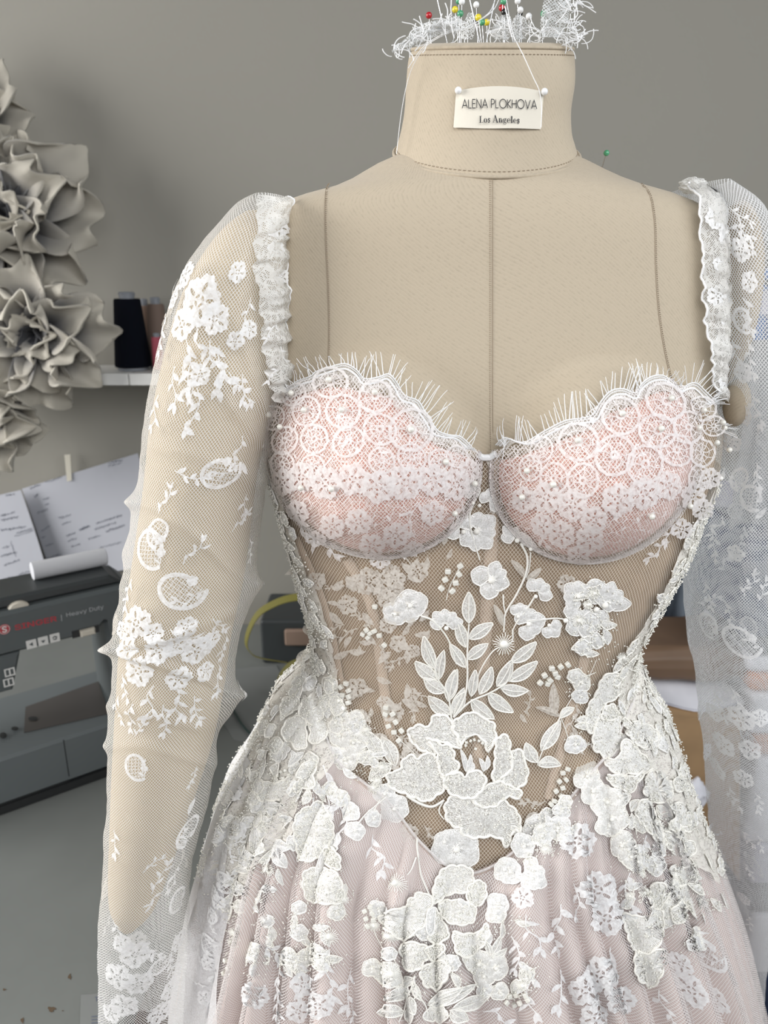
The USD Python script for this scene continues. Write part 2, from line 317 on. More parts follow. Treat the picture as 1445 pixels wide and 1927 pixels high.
# ------------------------------------------------------------------ sewing machine
A0 = at_z([(0, 1533)], TZ)[0]; B0 = at_z([(210, 1457)], TZ)[0]
ML = (B0 - A0) / np.linalg.norm(B0 - A0); MN = np.array([ML[1], -ML[0], 0.0])
def mach(px, back):                       # photo point on the machine's vertical front plane (set back by "back") -> (along, z)
    P = at_plane(np.atleast_2d(px), A0 - MN * back, MN); return np.stack([(P - A0) @ ML, P[:, 2]], -1)
def mworld(lz, d):                        # (along, z) and depth behind the bed front -> world
    lz = np.atleast_2d(lz); return A0 * [1, 1, 0] + lz[:, :1] * ML - np.reshape(d, (-1, 1)) * MN + np.c_[np.zeros(len(lz)), np.zeros(len(lz)), lz[:, 1]]
def mprism(poly, d0, d1, bev=0.004):      # polygon in (along, z), extruded from depth d0 (front) to d1, front edge bevelled
    p = Polygon(poly).buffer(0); p = max(getattr(p, 'geoms', [p]), key=lambda g: g.area)
    q = p.buffer(-bev * .8) if bev else p
    outs = []
    m = trimesh.creation.extrude_polygon(p, d1 - d0 - bev, engine='earcut'); outs.append((mworld(m.vertices[:, :2], d0 + bev + m.vertices[:, 2]), m.faces[:, ::-1]))
    if bev:
        a, b = resample(np.array(p.exterior.coords)[:-1], .004, True), None
        ring = np.array([q.exterior.interpolate(q.exterior.project(Point(*s))).coords[0] for s in a]); n = len(a)
        v = np.vstack([mworld(a, d0 + bev), mworld(ring, d0)]); k = np.arange(n)
        outs.append((v, np.vstack([np.stack([k, (k + 1) % n, n + (k + 1) % n], 1), np.stack([k, n + (k + 1) % n, n + k], 1)])))
        v, f = tri2d(q, 0); outs.append((mworld(v, np.full(len(v), d0)), f))
    return join(outs)
mc = thing('sewing_machine', 'dark grey sewing machine with red lettering on the table at left', 'sewing machine')
BK = 0.035
ztop = mach([(120, 1128)], BK)[0, 1]; zarm = mach([(120, 1206)], BK)[0, 1]; zbed = mach([(100, 1397)], 0)[0, 1]
lr = mach([(268, 1200)], BK)[0, 0]; lp = mach([(207, 1250)], BK)[0, 0]; lh = mach([(41, 1245)], BK)[0, 0]; ln = mach([(24, 1297)], BK); l0 = -0.16
obj('bed', mprism([(l0, TZ + .012), (lr, TZ + .012), (lr, zbed), (l0, zbed)], 0, 0.155, .004), 'machine_light', mc, smooth=30)
obj('base_rim', mprism([(l0, TZ + .001), (lr + .004, TZ + .001), (lr + .004, TZ + .012), (l0, TZ + .012)], -.003, 0.158, 0), 'machine_groove', mc, smooth=False)
obj('arm', mprism([(l0, zarm), (l0, ztop), (lr - .012, ztop), (lr, ztop - .012), (lr, zbed), (lp, zbed), (lp, zarm + .012), (lp - .012, zarm)], BK, 0.125, .005), 'machine_grey', mc, smooth=30)
obj('top_cover', mprism([(l0, ztop), (l0, ztop + .014), (lr - .03, ztop + .014), (lr - .014, ztop)], BK + .012, 0.118, .004), 'machine_dark', mc, smooth=30)
obj('head', mprism([(l0, zarm + .001), (lh, zarm + .001), (ln[0, 0], ln[0, 1]), (l0, ln[0, 1])], BK - .003, 0.118, .004), 'machine_grey', mc, smooth=30)
pl = at_z([(48, 1330), (185, 1282), (205, 1342), (45, 1378)], zbed + .0012)
obj('slide_plate', (np.vstack([pl, pl - [0, 0, .001]]), np.vstack([quads([[0, 3, 2, 1]]), quads([[0, 4, 7, 3], [3, 7, 6, 2], [2, 6, 5, 1], [1, 5, 4, 0]])])), 'machine_plate', mc, smooth=False)
for c, a, b in (((62, 1352), 9, 4), ((28, 1371), 7, 4), ((6, 1384), 7, 6)):
    k = np.linspace(0, 2 * PI, 13)[:-1]; r_ = at_z(np.c_[c[0] + a * np.cos(k), c[1] + b * np.sin(k)], zbed + .0022)
    obj('slot', (np.vstack([r_, r_.mean(0) + [0, 0, .0004]]), [[(i + 1) % 12, i, 12] for i in range(12)]), 'machine_groove', mc, smooth=False)
g1 = mach([(119, 1395), (133, 1462)], 0)
obj('bed_seam', mprism([(g1[0, 0], zbed - .002), (g1[0, 0] + .0012, zbed - .002), (g1[0, 0] + .0012, TZ + .02), (g1[0, 0], TZ + .02)], -.0004, .002, 0), 'machine_groove', mc, smooth=False)
obj('bed_seam', mprism([(l0, TZ + .013), (g1[0, 0], TZ + .013), (g1[0, 0], TZ + .0155), (l0, TZ + .0155)], -.0006, .002, 0), 'machine_groove', mc, smooth=False)
def mstroke(name, lines_px, w, d, mname, lab=None):      # strokes painted on the arm front: (along, z) polygons, a hair proud
    g = unary_union([LineString(mach(l, BK)).buffer(w, quad_segs=3) for l in lines_px]).simplify(.0001)
    v, f = tri2d(g, 0); obj(name, (mworld(v, np.full(len(v), BK - d)), f), mname, mc, smooth=False, label=lab)
# round emblem with an S
ce = mach([(8, 1184)], BK)[0]; rim = Point(*ce).buffer(.0068, 24)
v, f = tri2d(rim, 0); obj('emblem', (mworld(v, np.full(len(v), BK - .0006)), f), 'print_red', mc, smooth=False, label='round red emblem with a white S')
S = catmull([(.0022, .0026), (.0004, .0036), (-.0018, .0026), (-.0012, .0006), (.0012, -.0004), (.0020, -.0022), (.0002, -.0036), (-.0022, -.0026)], per=5) + ce
v, f = tri2d(unary_union([LineString(S).buffer(.0008, quad_segs=3), rim.buffer(-.0007).difference(rim.buffer(-.0012))]), 0)
obj('emblem_letter', (mworld(v, np.full(len(v), BK - .0010)), f), 'print_white', mc, smooth=False)
def letters(text, p0, p1, h, name, mname, bold, lab):
    a, b = mach([p0, p1], BK); t = meshkit.text_mesh(text, 1.0, 0.0005, bold); v = np.array(t.vertices); w_ = v[:, 0].max()
    lz = a + v[:, :1] / w_ * (b - a) + np.c_[np.zeros(len(v)), v[:, 1] * h]
    obj(name, (mworld(lz, BK - .0004 - v[:, 2] * .6), t.faces[:, ::-1] if False else t.faces), mname, mc, smooth=False, label=lab)
letters('SINGER', (27, 1186), (107, 1168), .0068, 'lettering', 'print_red', True, 'red capital lettering SINGER')
letters('Heavy Duty', (124, 1161), (195, 1145), .0056, 'lettering', 'print_grey', False, 'grey lettering Heavy Duty')
mstroke('divider_line', [[(115, 1157), (116, 1168)]], .0004, .0005, 'print_grey')
for cx, cy in ((59, 1212), (81, 1206), (103, 1200)):
    a = mach([(cx, cy)], BK)[0]; s_ = .0052
    g = sbox(a[0] - s_, a[1] - s_, a[0] + s_, a[1] + s_).buffer(.0008); v, f = tri2d(g, 0)
    b_ = obj('symbol_tile', (mworld(v, np.full(len(v), BK - .0005)), f), 'print_white', mc, smooth=False)
    inner = {59: Polygon([(-.5, 0), (.3, .5), (.3, -.5)]), 81: Polygon([(-.5, .2), (.5, .2), (0, -.5)]), 103: LineString([(-.4, .1), (-.1, .4), (.4, .2), (.2, -.4), (-.3, -.3)]).buffer(.14)}[cx]
    v, f = tri2d(affinity.translate(affinity.scale(inner, .0055, .0055, origin=(0, 0)), a[0], a[1]), 0)
    obj('symbol', (mworld(v, np.full(len(v), BK - .0009)), f), 'machine_grey', b_, smooth=False)
for cx, cy in ((17, 1262), (15, 1281)):
    a = mach([(cx, cy)], BK)[0]; s_ = .0055
    g = sbox(a[0] - s_, a[1] - s_ * .9, a[0] + s_, a[1] + s_ * .9).buffer(.0006); g = g.difference(g.buffer(-.0018)).union(sbox(a[0] - .0009, a[1] - s_ * .8, a[0] + .0009, a[1] + s_ * .8)); v, f = tri2d(g, 0)
    obj('symbol_tile', (mworld(v, np.full(len(v), BK - .0048)), f), 'print_white', mc, smooth=False)
sl = mach([(136, 1196), (186, 1182)], BK)
obj('lever_slot', mprism([(sl[0, 0], sl[0, 1] - .004), (sl[1, 0], sl[0, 1] - .004), (sl[1, 0], sl[0, 1] + .006), (sl[0, 0], sl[0, 1] + .006)], BK - .0008, BK + .002, 0), 'machine_groove', mc, smooth=False)
sl2 = mach([(150, 1192), (177, 1184)], BK)
obj('reverse_lever', mprism([(sl2[0, 0], sl[0, 1] - .003), (sl2[1, 0], sl[0, 1] - .003), (sl2[1, 0], sl[0, 1] + .0055), (sl2[0, 0], sl[0, 1] + .0055)], BK - .008, BK, .002), 'ivory_plastic', mc, smooth=30)
dl = mach([(15, 1139), (56, 1128)], BK - .0)
k = np.linspace(0, PI, 14); dc = (dl[0] + dl[1]) / 2; dr = (dl[1, 0] - dl[0, 0]) / 2
obj('tension_dial', mprism(np.c_[dc[0] + dr * np.cos(k), ztop - .002 + dr * .75 * np.sin(k)], BK + .006, BK + .020, .002), 'ivory_plastic', mc, smooth=30)
ch = at_plane([(62, 1093), (202, 1070)], A0 - MN * .09, MN); ch[:, 2] = ztop + .0265
rl = thing('paper_roll', 'white rolled paper lying along the top of the sewing machine', 'paper roll')
ax = (ch[1] - ch[0]) / np.linalg.norm(ch[1] - ch[0])
obj('roll', tube([ch[0], ch[0] + ax * .001, (ch[0] + ch[1]) / 2, ch[1] - ax * .001, ch[1]], [.0105, .0122, .0122, .0122, .0105], 18), 'paper_white', rl)

# ------------------------------------------------------------------ papers on the wall, with handwriting
def sheet(px, Y, label, strokes, seed):
    t = thing('paper_sheet', label, 'paper')
    c = at_y(px, Y); n = 10; u, w = np.meshgrid(np.linspace(0, 1, n), np.linspace(0, 1, n), indexing='ij')
    P = (c[0] * ((1 - u) * (1 - w))[..., None] + c[1] * (u * (1 - w))[..., None] + c[2] * (u * w)[..., None] + c[3] * ((1 - u) * w)[..., None])
    P[..., 1] -= .012 * (u * w) ** 2 + .004 * np.sin(u * 5 + seed) * w
    top = P.reshape(-1, 3); back = top + [0, .0006, 0]; f = grid_faces(n, n, flip=True)
    obj('sheet', (np.vstack([top, back]), np.vstack([f, f[:, ::-1] + n * n])), 'paper', t)
    L = LinearNDInterpolator(project(top), top); r = random.Random(seed); ms = []
    for (x0, y0, x1, y1, wt) in strokes:
        m = max(5, int(math.hypot(x1 - x0, y1 - y0) / 1.7)); s = np.linspace(0, 1, m)
        q = np.c_[x0 + (x1 - x0) * s + [r.uniform(-.9, .9) for _ in s], y0 + (y1 - y0) * s + [(2.6 if i % 2 else -2.6) * r.uniform(.2, 1) for i in range(m)]]
        w3 = L(q); w3 = w3[~np.isnan(w3[:, 0])]
        if len(w3) > 2: ms.append(tube(w3 - [0, .0003, 0], .00042 * wt, 3))
    obj('handwriting', join(ms), 'ink', t, smooth=False, kind='stuff')
    return t
sheet([(41, 920), (259, 853), (322, 1052), (104, 1100)], WALL_Y - .012, 'wide sheet of white paper with handwritten notes taped on the wall', [
    (56, 919, 75, 912, 1), (83, 906, 120, 895, 1.5), (141, 885, 183, 874, 1.3), (201, 871, 230, 866, 1), (203, 877, 228, 871, .6), (64, 935, 72, 931, 1), (80, 940, 92, 936, 1.1), (84, 951, 91, 948, 1.1), (110, 975, 133, 969, 1), (116, 987, 133, 981, 1),
    (125, 1008, 141, 1003, 1.3), (149, 997, 168, 989, 2.4), (181, 985, 230, 969, 1), (178, 996, 218, 983, .9), (199, 1000, 235, 988, 1.2), (127, 1018, 143, 1013, 1.1), (166, 1014, 189, 1008, 1), (133, 1029, 151, 1024, 1), (151, 1045, 172, 1039, 1.4), (187, 1031, 228, 1020, .7),
    (77, 1000, 95, 989, 1.1), (79, 1012, 86, 1009, 1), (85, 1027, 100, 1023, 1.2), (89, 1050, 116, 1043, 1.2), (70, 965, 90, 958, .9), (98, 1060, 118, 1054, 1)], 3)
sheet([(-140, 965), (39, 922), (95, 1080), (-70, 1128)], WALL_Y - .035, 'white handwritten note sheet overlapping the wider sheet at the left edge', [
    (10, 933, 27, 929, 1), (1, 971, 27, 964, 1.1), (2, 979, 34, 973, 1), (1, 998, 48, 991, 1.1), (30, 1003, 60, 995, .8), (27, 1009, 62, 999, .6), (4, 1031, 17, 1028, 1), (1, 1047, 31, 1039, 1.1), (8, 1064, 37, 1053, 1), (1, 1092, 25, 1085, 1), (35, 1081, 58, 1075, .9), (-20, 958, -3, 952, 1), (-30, 1012, -4, 1005, 1), (20, 1020, 30, 1046, .6)], 5)
tp = at_y([(121, 856), (132, 855), (135, 904), (126, 906)], WALL_Y - .0145)
obj('sticky_tape', (np.vstack([tp, tp + [0, .0004, 0]]), np.vstack([quads([[0, 3, 2, 1]]), quads([[4, 5, 6, 7]])])), 'tape_clear', smooth=False, label='short strip of yellowed tape holding the top of the wide paper', cat='tape')

# printed slip lying on the table under the left cuff
sp = at_z([(152, 1872), (200, 1868), (198, 1935), (150, 1940)], TZ + .0008)
slip = thing('printed_slip', 'grey printed paper slip on the table beside the left cuff', 'paper')
obj('slip', (np.vstack([sp, sp - [0, 0, .0005]]), np.vstack([quads([[0, 3, 2, 1]]), quads([[0, 4, 7, 3], [3, 7, 6, 2]])])), 'table_laminate' if False else 'paper_grey', slip, smooth=False)
tx = meshkit.text_mesh('TH', 1.0, .0005, True); v = np.array(tx.vertices); o_ = at_z([(178, 1884)], TZ + .0010)[0]; e_ = at_z([(179, 1884), (178, 1883)], TZ + .0010) - o_
obj('print', (o_ + v[:, :1] * 8 * e_[0] + v[:, 1:2] * 8 * e_[1] + v[:, 2:] * [0, 0, .3], tx.faces), 'ink', slip, smooth=False, label='dark capitals TH')
ls = join([tube(at_z([(172, y), (196, y - 2)], TZ + .0012), .0004, 3) for y in (1913, 1919, 1925)]); obj('print_lines', ls, 'ink', slip, smooth=False)

# pattern paper, cable, yellow tape measure, small dark case on the table
pp = at_z([(405, 1262), (520, 1252), (545, 1300), (500, 1400), (440, 1392), (400, 1330)], TZ + .0008)
obj('pattern_paper', (np.vstack([pp, pp - [0, 0, .0006]]), np.vstack([[[0, i + 1, i] for i in range(1, 5)], [[i, (i + 1) % 6, i + 6] for i in range(6)], [[(i + 1) % 6, (i + 1) % 6 + 6, i + 6] for i in range(6)]])), 'paper_grey', smooth=False, label='grey sheet of pattern paper lying on the table behind the dress', cat='paper')
cb = catmull(at_z([(300, 1352), (350, 1330), (400, 1318), (429, 1328), (441, 1340), (454, 1361), (468, 1378), (485, 1390), (530, 1402)], TZ + .0042), per=5)
obj('power_cable', tube(cb, .0019, 6), 'cable_green', label='thin dark green cable on the table between sleeve and skirt', cat='cable')
def ribbon(px, Y, w, z0=None):
    c = resample(catmull(px, per=6), 4); P = at_y(c, Y + .012 * np.sin(np.linspace(0, 5, len(c))))
    P[:, 2] = np.maximum(P[:, 2], TZ + .006)
    n = np.gradient(P, axis=0); n /= np.linalg.norm(n, axis=1, keepdims=True); s = np.cross(n, [0, 1, 0]) * .45 + np.array([0, -1, 0]) * .9
    s /= np.linalg.norm(s, axis=1, keepdims=True)
    th = np.cross(n, s) * .0006
    q = np.stack([P - s * w - th, P + s * w - th, P + s * w + th, P - s * w + th], 1).reshape(-1, 3)
    return q, grid_faces(len(P), 4, True)
tm_ = thing('tape_measure', 'yellow tape measure looped on the table behind the waist', 'tape measure')
obj('tape_loop', ribbon([(600, 1135), (576, 1124), (545, 1126), (516, 1136), (487, 1154), (470, 1182), (463, 1210), (471, 1228), (489, 1238), (535, 1246), (560, 1252), (600, 1258)], 1.10, .0075), 'tape_yellow', tm_)
obj('tape_loop', ribbon([(600, 1250), (570, 1246), (548, 1252), (532, 1268), (524, 1286), (529, 1302), (545, 1308), (575, 1300), (605, 1280)], 1.05, .0075), 'tape_yellow', tm_)
te = at_y([(530, 1281), (548, 1284)], 1.03)
obj('end_clip', tube([te[0], te[0] + [.004, 0, 0], te[1]], [.0045, .005, .005], 8), 'cloth_white', tm_, label='white metal end of the tape')
dcase = thing('notions_case', 'dark grey case with a peach lid on the table inside the yellow loop', 'case')
c0 = at_y([(488, 1168)], 1.17)[0]; c1 = at_y([(640, 1168)], 1.17)[0]
obj('case_body', bbox(c0[0], c1[0], 1.17, 1.29, TZ + .0005, c0[2], .006), 'machine_dark', dcase)
c2 = at_y([(535, 1184), (640, 1214)], 1.165)
obj('peach_panel', bbox(c2[0, 0], c2[1, 0], 1.160, 1.1705, c2[1, 2], c2[0, 2], .004), 'thread_peach', dcase, label='peach panel')

# ------------------------------------------------------------------ wall shelf and cones of thread
sx0, sx1 = at_y([(-150, 713)], 1.2)[0], at_y([(420, 713)], 1.2)[0]
shz = at_y([(250, 703)], 1.205)[0, 2]
sh = thing('wall_shelf', 'narrow white wall shelf under the cones of thread', 'shelf')
xm = at_y([(240, 713)], 1.2)[0, 0]
obj('shelf_board', bbox(sx0[0], xm - .0008, 1.205, WALL_Y - .001, shz - .019, shz, .0015), 'white_board', sh)
obj('shelf_board', bbox(xm + .0008, sx1[0], 1.2045, WALL_Y - .001, shz - .019, shz, .0015), 'white_board', sh)
def cone(px, ybase, ytop, wb, wt, Y, m, label, spool_h=12):
    b = at_y([(px, ybase)], Y)[0]; s = 1 / F * ((b - CAM) @ FW); zt = at_y([(px, ytop)], Y)[0, 2] - shz
    t = thing('thread_cone', label, 'thread', 'cones of sewing thread on the shelf', (b[0], Y, shz))
    rb, rt = wb * s / 2, wt * s / 2; hh = spool_h * s
    obj('cone_core', lathe([(.0001, .0003), (rb * .82, .0003), (rb * .86, .002), (rb * .80, hh * .7), (rt * .55, zt), (rt * .62, zt + hh * .8), (rt * .5, zt + hh), (.0001, zt + hh)], 24), 'spool_grey', t)
    obj('thread', lathe([(rb * .5, hh * .5), (rb * .97, hh * .55), (rb, hh * .8), (rt, zt - .003), (rt * .94, zt), (rt * .4, zt)], 28), m, t)
cone(253, 706, 562, 67, 48, 1.255, 'thread_black', 'tall black cone of thread on the white shelf')
cone(304, 706, 572, 44, 30, 1.29, 'thread_brown', 'brown cone of thread behind the sleeve on the shelf')
cone(301, 706, 634, 22, 20, 1.235, 'thread_pink', 'small dark pink spool in front of the brown cone', 7)
cone(283, 706, 575, 30, 22, 1.312, 'thread_peach', 'dull peach cone between the black and brown cones')

# ------------------------------------------------------------------ big foam flowers hung on the wall
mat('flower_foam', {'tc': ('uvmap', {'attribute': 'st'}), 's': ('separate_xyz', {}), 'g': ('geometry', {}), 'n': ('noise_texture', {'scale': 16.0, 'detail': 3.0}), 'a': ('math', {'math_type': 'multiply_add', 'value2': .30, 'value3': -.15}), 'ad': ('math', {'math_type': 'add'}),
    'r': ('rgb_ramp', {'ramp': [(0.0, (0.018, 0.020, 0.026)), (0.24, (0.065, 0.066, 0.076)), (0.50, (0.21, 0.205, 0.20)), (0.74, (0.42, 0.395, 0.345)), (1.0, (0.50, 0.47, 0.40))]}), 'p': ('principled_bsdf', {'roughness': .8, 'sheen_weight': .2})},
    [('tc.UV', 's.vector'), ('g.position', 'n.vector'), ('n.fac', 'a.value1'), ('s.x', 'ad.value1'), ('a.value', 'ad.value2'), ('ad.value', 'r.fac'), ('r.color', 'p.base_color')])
def petal_mesh(L, W, r, cup, curl):
    m, n = 15, 17; s = np.linspace(0, 1, m)[:, None]; t = np.linspace(-1, 1, n)[None, :]
    w = W * (0.16 + .84 * np.sin(PI * np.clip(s * .62, 0, 1)) ** 1.25) * (1 - .30 * np.clip((s - .72) / .28, 0, 1) ** 2 * t ** 2)
    ph = [r.uniform(0, 6.3) for _ in range(5)]
    ru = .19 * L * (np.abs(t) ** 2.2 * s ** 1.3 * (np.sin(s * 8.5 + ph[0] + 1.3 * np.sign(t)) + .4 * np.sin(s * 15 + ph[1])) * .7 + s ** 3 * np.sin(t * 3.6 + ph[2]) * .8 + .4 * s ** 4 * np.sin(t * 7 + ph[3]))
    x = L * (s * (1 - .10 * np.abs(t) ** 2) + 0 * t) + .05 * L * s ** 3 * np.sin(t * 5 + ph[4]); y = w * t * (1 + 0 * s)
    z = cup * W * (t ** 2 - .25) * (1 - .35 * s) * 1.2 + ru - curl * L * np.clip(s - .55, 0, 1) ** 2 * 2.2
    P = np.stack([x + 0 * t, y, z], -1)
    du, dv = np.gradient(P, axis=0), np.gradient(P, axis=1); nn = np.cross(du, dv); nn /= np.linalg.norm(nn, axis=-1, keepdims=True) + 1e-9
    th = .0016
    top, bot = (P + nn * th).reshape(-1, 3), (P - nn * th).reshape(-1, 3)
    f = grid_faces(m, n); N = m * n
    bd = np.r_[np.arange(n), np.arange(1, m) * n + n - 1, (m - 1) * n + np.arange(n - 2, -1, -1), np.arange(m - 2, 0, -1) * n]; b2 = np.roll(bd, -1)
    F_ = np.vstack([f[:, ::-1] if False else f, f[:, ::-1] + N, np.stack([bd, bd + N, b2 + N], 1), np.stack([bd, b2 + N, b2], 1)])
    uv = np.stack([np.broadcast_to(s, (m, n)).ravel(), np.broadcast_to((t + 1) / 2, (m, n)).ravel()], -1)
    return np.vstack([top, bot]), F_, np.vstack([uv, uv])
def rotm(ax, a): return trimesh.transformations.rotation_matrix(a, ax)[:3, :3]
def foam_flower(px, py, Y, R, seed, label, tilt=(0, 0), layers=((9, 1.0, 24), (8, .80, 46), (6, .55, 66))):
    r = random.Random(seed); c = at_y([(px, py)], Y)[0]
    t = thing('foam_flower', label, 'flower', None, c)
    base = rotm([1, 0, 0], PI / 2 + tilt[0]) if True else np.eye(3); base = rotm([0, 0, 1], tilt[1]) @ base      # local z -> toward the room
    for li, (n, k, pitch) in enumerate(layers):
        for i in range(n):
            a = 2 * PI * (i + .5 * (li % 2)) / n + r.uniform(-.16, .16); L = R * k * r.uniform(.88, 1.10)
            v, f, uv = petal_mesh(L, L * r.uniform(.36, .46), r, r.uniform(.5, 1.0), r.uniform(-.15, .55))
            v = v + [.006, 0, 0]
            v = v @ rotm([0, 1, 0], -math.radians(pitch + r.uniform(-9, 9))).T @ rotm([0, 0, 1], a).T @ base.T
            lim = WALL_Y - .004 - c[1]
            v[:, 1] = np.where(v[:, 1] > lim, lim - .002 * r.random(), v[:, 1])
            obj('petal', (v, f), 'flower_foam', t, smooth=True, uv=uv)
    ic = trimesh.creation.icosphere(2, R * .07); obj('flower_centre', (np.asarray(ic.vertices) @ base.T + base @ [0, 0, R * .03], ic.faces), 'cloth_black', t)
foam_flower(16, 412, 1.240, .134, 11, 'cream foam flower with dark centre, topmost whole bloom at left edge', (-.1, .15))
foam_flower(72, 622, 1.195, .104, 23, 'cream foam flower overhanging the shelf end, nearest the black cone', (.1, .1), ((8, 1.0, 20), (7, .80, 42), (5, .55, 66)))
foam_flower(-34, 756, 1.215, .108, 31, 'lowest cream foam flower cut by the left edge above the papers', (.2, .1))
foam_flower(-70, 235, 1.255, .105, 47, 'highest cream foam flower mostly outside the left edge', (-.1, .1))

# ------------------------------------------------------------------ things behind the right sleeve
def wavy_cloth(name, px0, px1, ytop, ybot, Y, m, label, waves=4, amp=.012, seed=0, group=None, thick=.004):
    a, b = at_y([(px0, ytop)], Y)[0], at_y([(px1, ytop)], Y)[0]; zb = at_y([(px0, ybot)], Y)[0, 2]
    nu, nv = 34, 14; u, w = np.meshgrid(np.linspace(0, 1, nu), np.linspace(0, 1, nv), indexing='ij')
    x = a[0] + (b[0] - a[0]) * u; z = a[2] + (zb - a[2]) * w; y = Y + amp * (.4 + .6 * w) * np.sin(u * waves * 2 * PI + seed + .8 * w) + .3 * amp * np.sin(u * 17 + w * 3)
    P = np.stack([x, y, z], -1).reshape(-1, 3); f = grid_faces(nu, nv); n = nu * nv; Q = P + [0, thick, 0]
    bd = np.r_[np.arange(nv), np.arange(1, nu) * nv + nv - 1, (nu - 1) * nv + np.arange(nv - 2, -1, -1), np.arange(nu - 2, 0, -1) * nv]; b2 = np.roll(bd, -1)
    return obj(name, (np.vstack([P, Q]), np.vstack([f, f[:, ::-1] + n, np.stack([bd, b2, bd + n], 1), np.stack([b2, b2 + n, bd + n], 1)])), m, smooth=60, label=label, cat='garment', group=group)
rail_z = at_y([(1436, 449)], 1.2)[0, 2]; rx0 = at_y([(1416, 449)], 1.2)[0, 0]
rail = thing('clothes_rail', 'grey clothes rail at the right edge behind the right sleeve', 'clothes rail')
obj('rail_bar', tube([[rx0, 1.2, rail_z], [rx0 + .8, 1.2, rail_z]], .010, 14), 'rail_grey', rail)
obj('rail_post', tube([[rx0 + .78, 1.2, rail_z], [rx0 + .78, 1.2, 0.01]], .010, 10), 'rail_grey', rail)
obj('rail_bracket', tube([[rx0 + .02, 1.2, rail_z + .0005], [rx0 + .02, WALL_Y - .001, rail_z + .0005]], .006, 8), 'rail_grey', rail)
obj('rail_foot', bbox(rx0 + .74, rx0 + .82, 1.05, 1.32, 0.0, .02, .004), 'rail_grey', rail)
def hanger(x, label):
    t = thing('coat_hanger', label, 'hanger')
    k = np.linspace(-.3 * PI, 1.25 * PI, 18); hk = np.c_[np.full(18, x), 1.2 + .0135 * np.cos(k), rail_z - .001 + .0135 * np.sin(k)]
    hk = np.vstack([hk, [x, 1.2, rail_z - .035], [x, 1.2, rail_z - .06]])
    obj('hook', tube(hk, .0018, 6), 'hook_dark', t)
    obj('shoulder_bar', tube([[x, 1.05, rail_z - .10], [x, 1.12, rail_z - .07], [x, 1.2, rail_z - .055], [x, 1.27, rail_z - .07], [x, 1.31, rail_z - .09]], .004, 6), 'hook_dark', t)
hx = [at_y([(p, 449)], 1.2)[0, 0] for p in (1428, 1450, 1475)]
hanger(hx[0], 'dark wire hanger nearest the end of the clothes rail'); hanger(hx[1] , 'second dark wire hanger from the end of the rail')
wavy_cloth('hanging_garment', 1428, 1560, 505, 640, 1.17, 'cloth_blue', 'bright blue garment hanging from the rail at the right edge', 3, .008, 1)
wavy_cloth('hanging_garment', 1441, 1560, 545, 592, 1.150, 'cloth_lilac', 'pale lilac cloth over the blue hanging garment', 2, .004, 2)
wavy_cloth('hanging_garment', 1424, 1560, 640, 1015, 1.14, 'cloth_grey', 'grey garment hanging below the blue one at the right edge', 3, .008, 3)
wavy_cloth('hanging_garment', 1205, 1418, 990, 1262, 1.288, 'cloth_bluegrey', 'blue-grey cloth hanging between the waist and the right sleeve', 4, .016, 4)
wavy_cloth('hanging_garment', 1222, 1400, 905, 1002, 1.235, 'cloth_lilac', 'pale lavender cloth above the blue-grey one', 2, .006, 5)
bag0, bag1 = at_y([(1150, 1195)], 1.12)[0], at_y([(1390, 1225)], 1.12)[0]
ctop = at_y([(1300, 1350)], 1.0)[0, 2]
bg = trimesh.util.concatenate([bbox(bag0[0], bag1[0], 1.06, 1.22, ctop + .017, bag0[2], .03)]); bv = np.array(bg.subdivide().subdivide().vertices); bf = bg.subdivide().subdivide().faces
bv = bv + (meshkit.fbm(bv * 14, 3, 2)[:, None] - .5) * [.02, .022, .02]; bv[:, 2] -= .10 * np.clip(bv[:, 0] - bag0[0] - .05, 0, 1) * (bv[:, 2] > ctop + .08); bv[:, 2] = np.maximum(bv[:, 2], ctop + .016)
obj('leather_bag', (bv, bf), 'leather_brown', smooth=60, label='slumped brown leather bag between the waist and the right sleeve', cat='bag')
cx0 = at_y([(1228, 1350)], 1.0)[0, 0]
wc = np.linspace(0, 1, 12); cl = []
for j, yy in enumerate(np.linspace(1.02, 1.24, 8)):
    cl.append(np.c_[cx0 - .03 + (at_y([(1404, 1300)], 1.05)[0, 0] - .012 - cx0 + .03) * wc, np.full(12, yy) + .01 * np.sin(wc * 7), np.full(12, ctop + .0085) + .0035 * np.sin(wc * 9 + j * 1.1)])
cl = np.array(cl).reshape(-1, 3); fc = grid_faces(8, 12)
obj('white_cloth', (np.vstack([cl, cl - [0, 0, .0035]]), np.vstack([fc[:, ::-1], fc + len(cl)])), 'cloth_white', smooth=60, label='white cloth folded between the leather bag and the carton', cat='cloth')
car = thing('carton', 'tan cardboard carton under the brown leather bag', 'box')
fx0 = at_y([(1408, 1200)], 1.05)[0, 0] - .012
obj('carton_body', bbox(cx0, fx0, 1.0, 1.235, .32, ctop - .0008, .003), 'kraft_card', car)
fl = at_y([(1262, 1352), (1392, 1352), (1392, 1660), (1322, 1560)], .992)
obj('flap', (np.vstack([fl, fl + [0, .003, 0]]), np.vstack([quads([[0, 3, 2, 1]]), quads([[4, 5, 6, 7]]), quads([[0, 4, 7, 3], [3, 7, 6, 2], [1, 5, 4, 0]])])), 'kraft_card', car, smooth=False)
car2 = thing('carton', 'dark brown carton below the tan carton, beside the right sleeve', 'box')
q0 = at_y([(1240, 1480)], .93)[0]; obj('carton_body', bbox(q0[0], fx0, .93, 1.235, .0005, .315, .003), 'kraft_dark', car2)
q1 = at_y([(1306, 1492)], .96)[0]
ic = trimesh.creation.icosphere(3, .022); iv = np.array(ic.vertices) * [1.1, .7, .9]; iv += (meshkit.fbm(iv * 90, 3, 4)[:, None] - .5) * .02
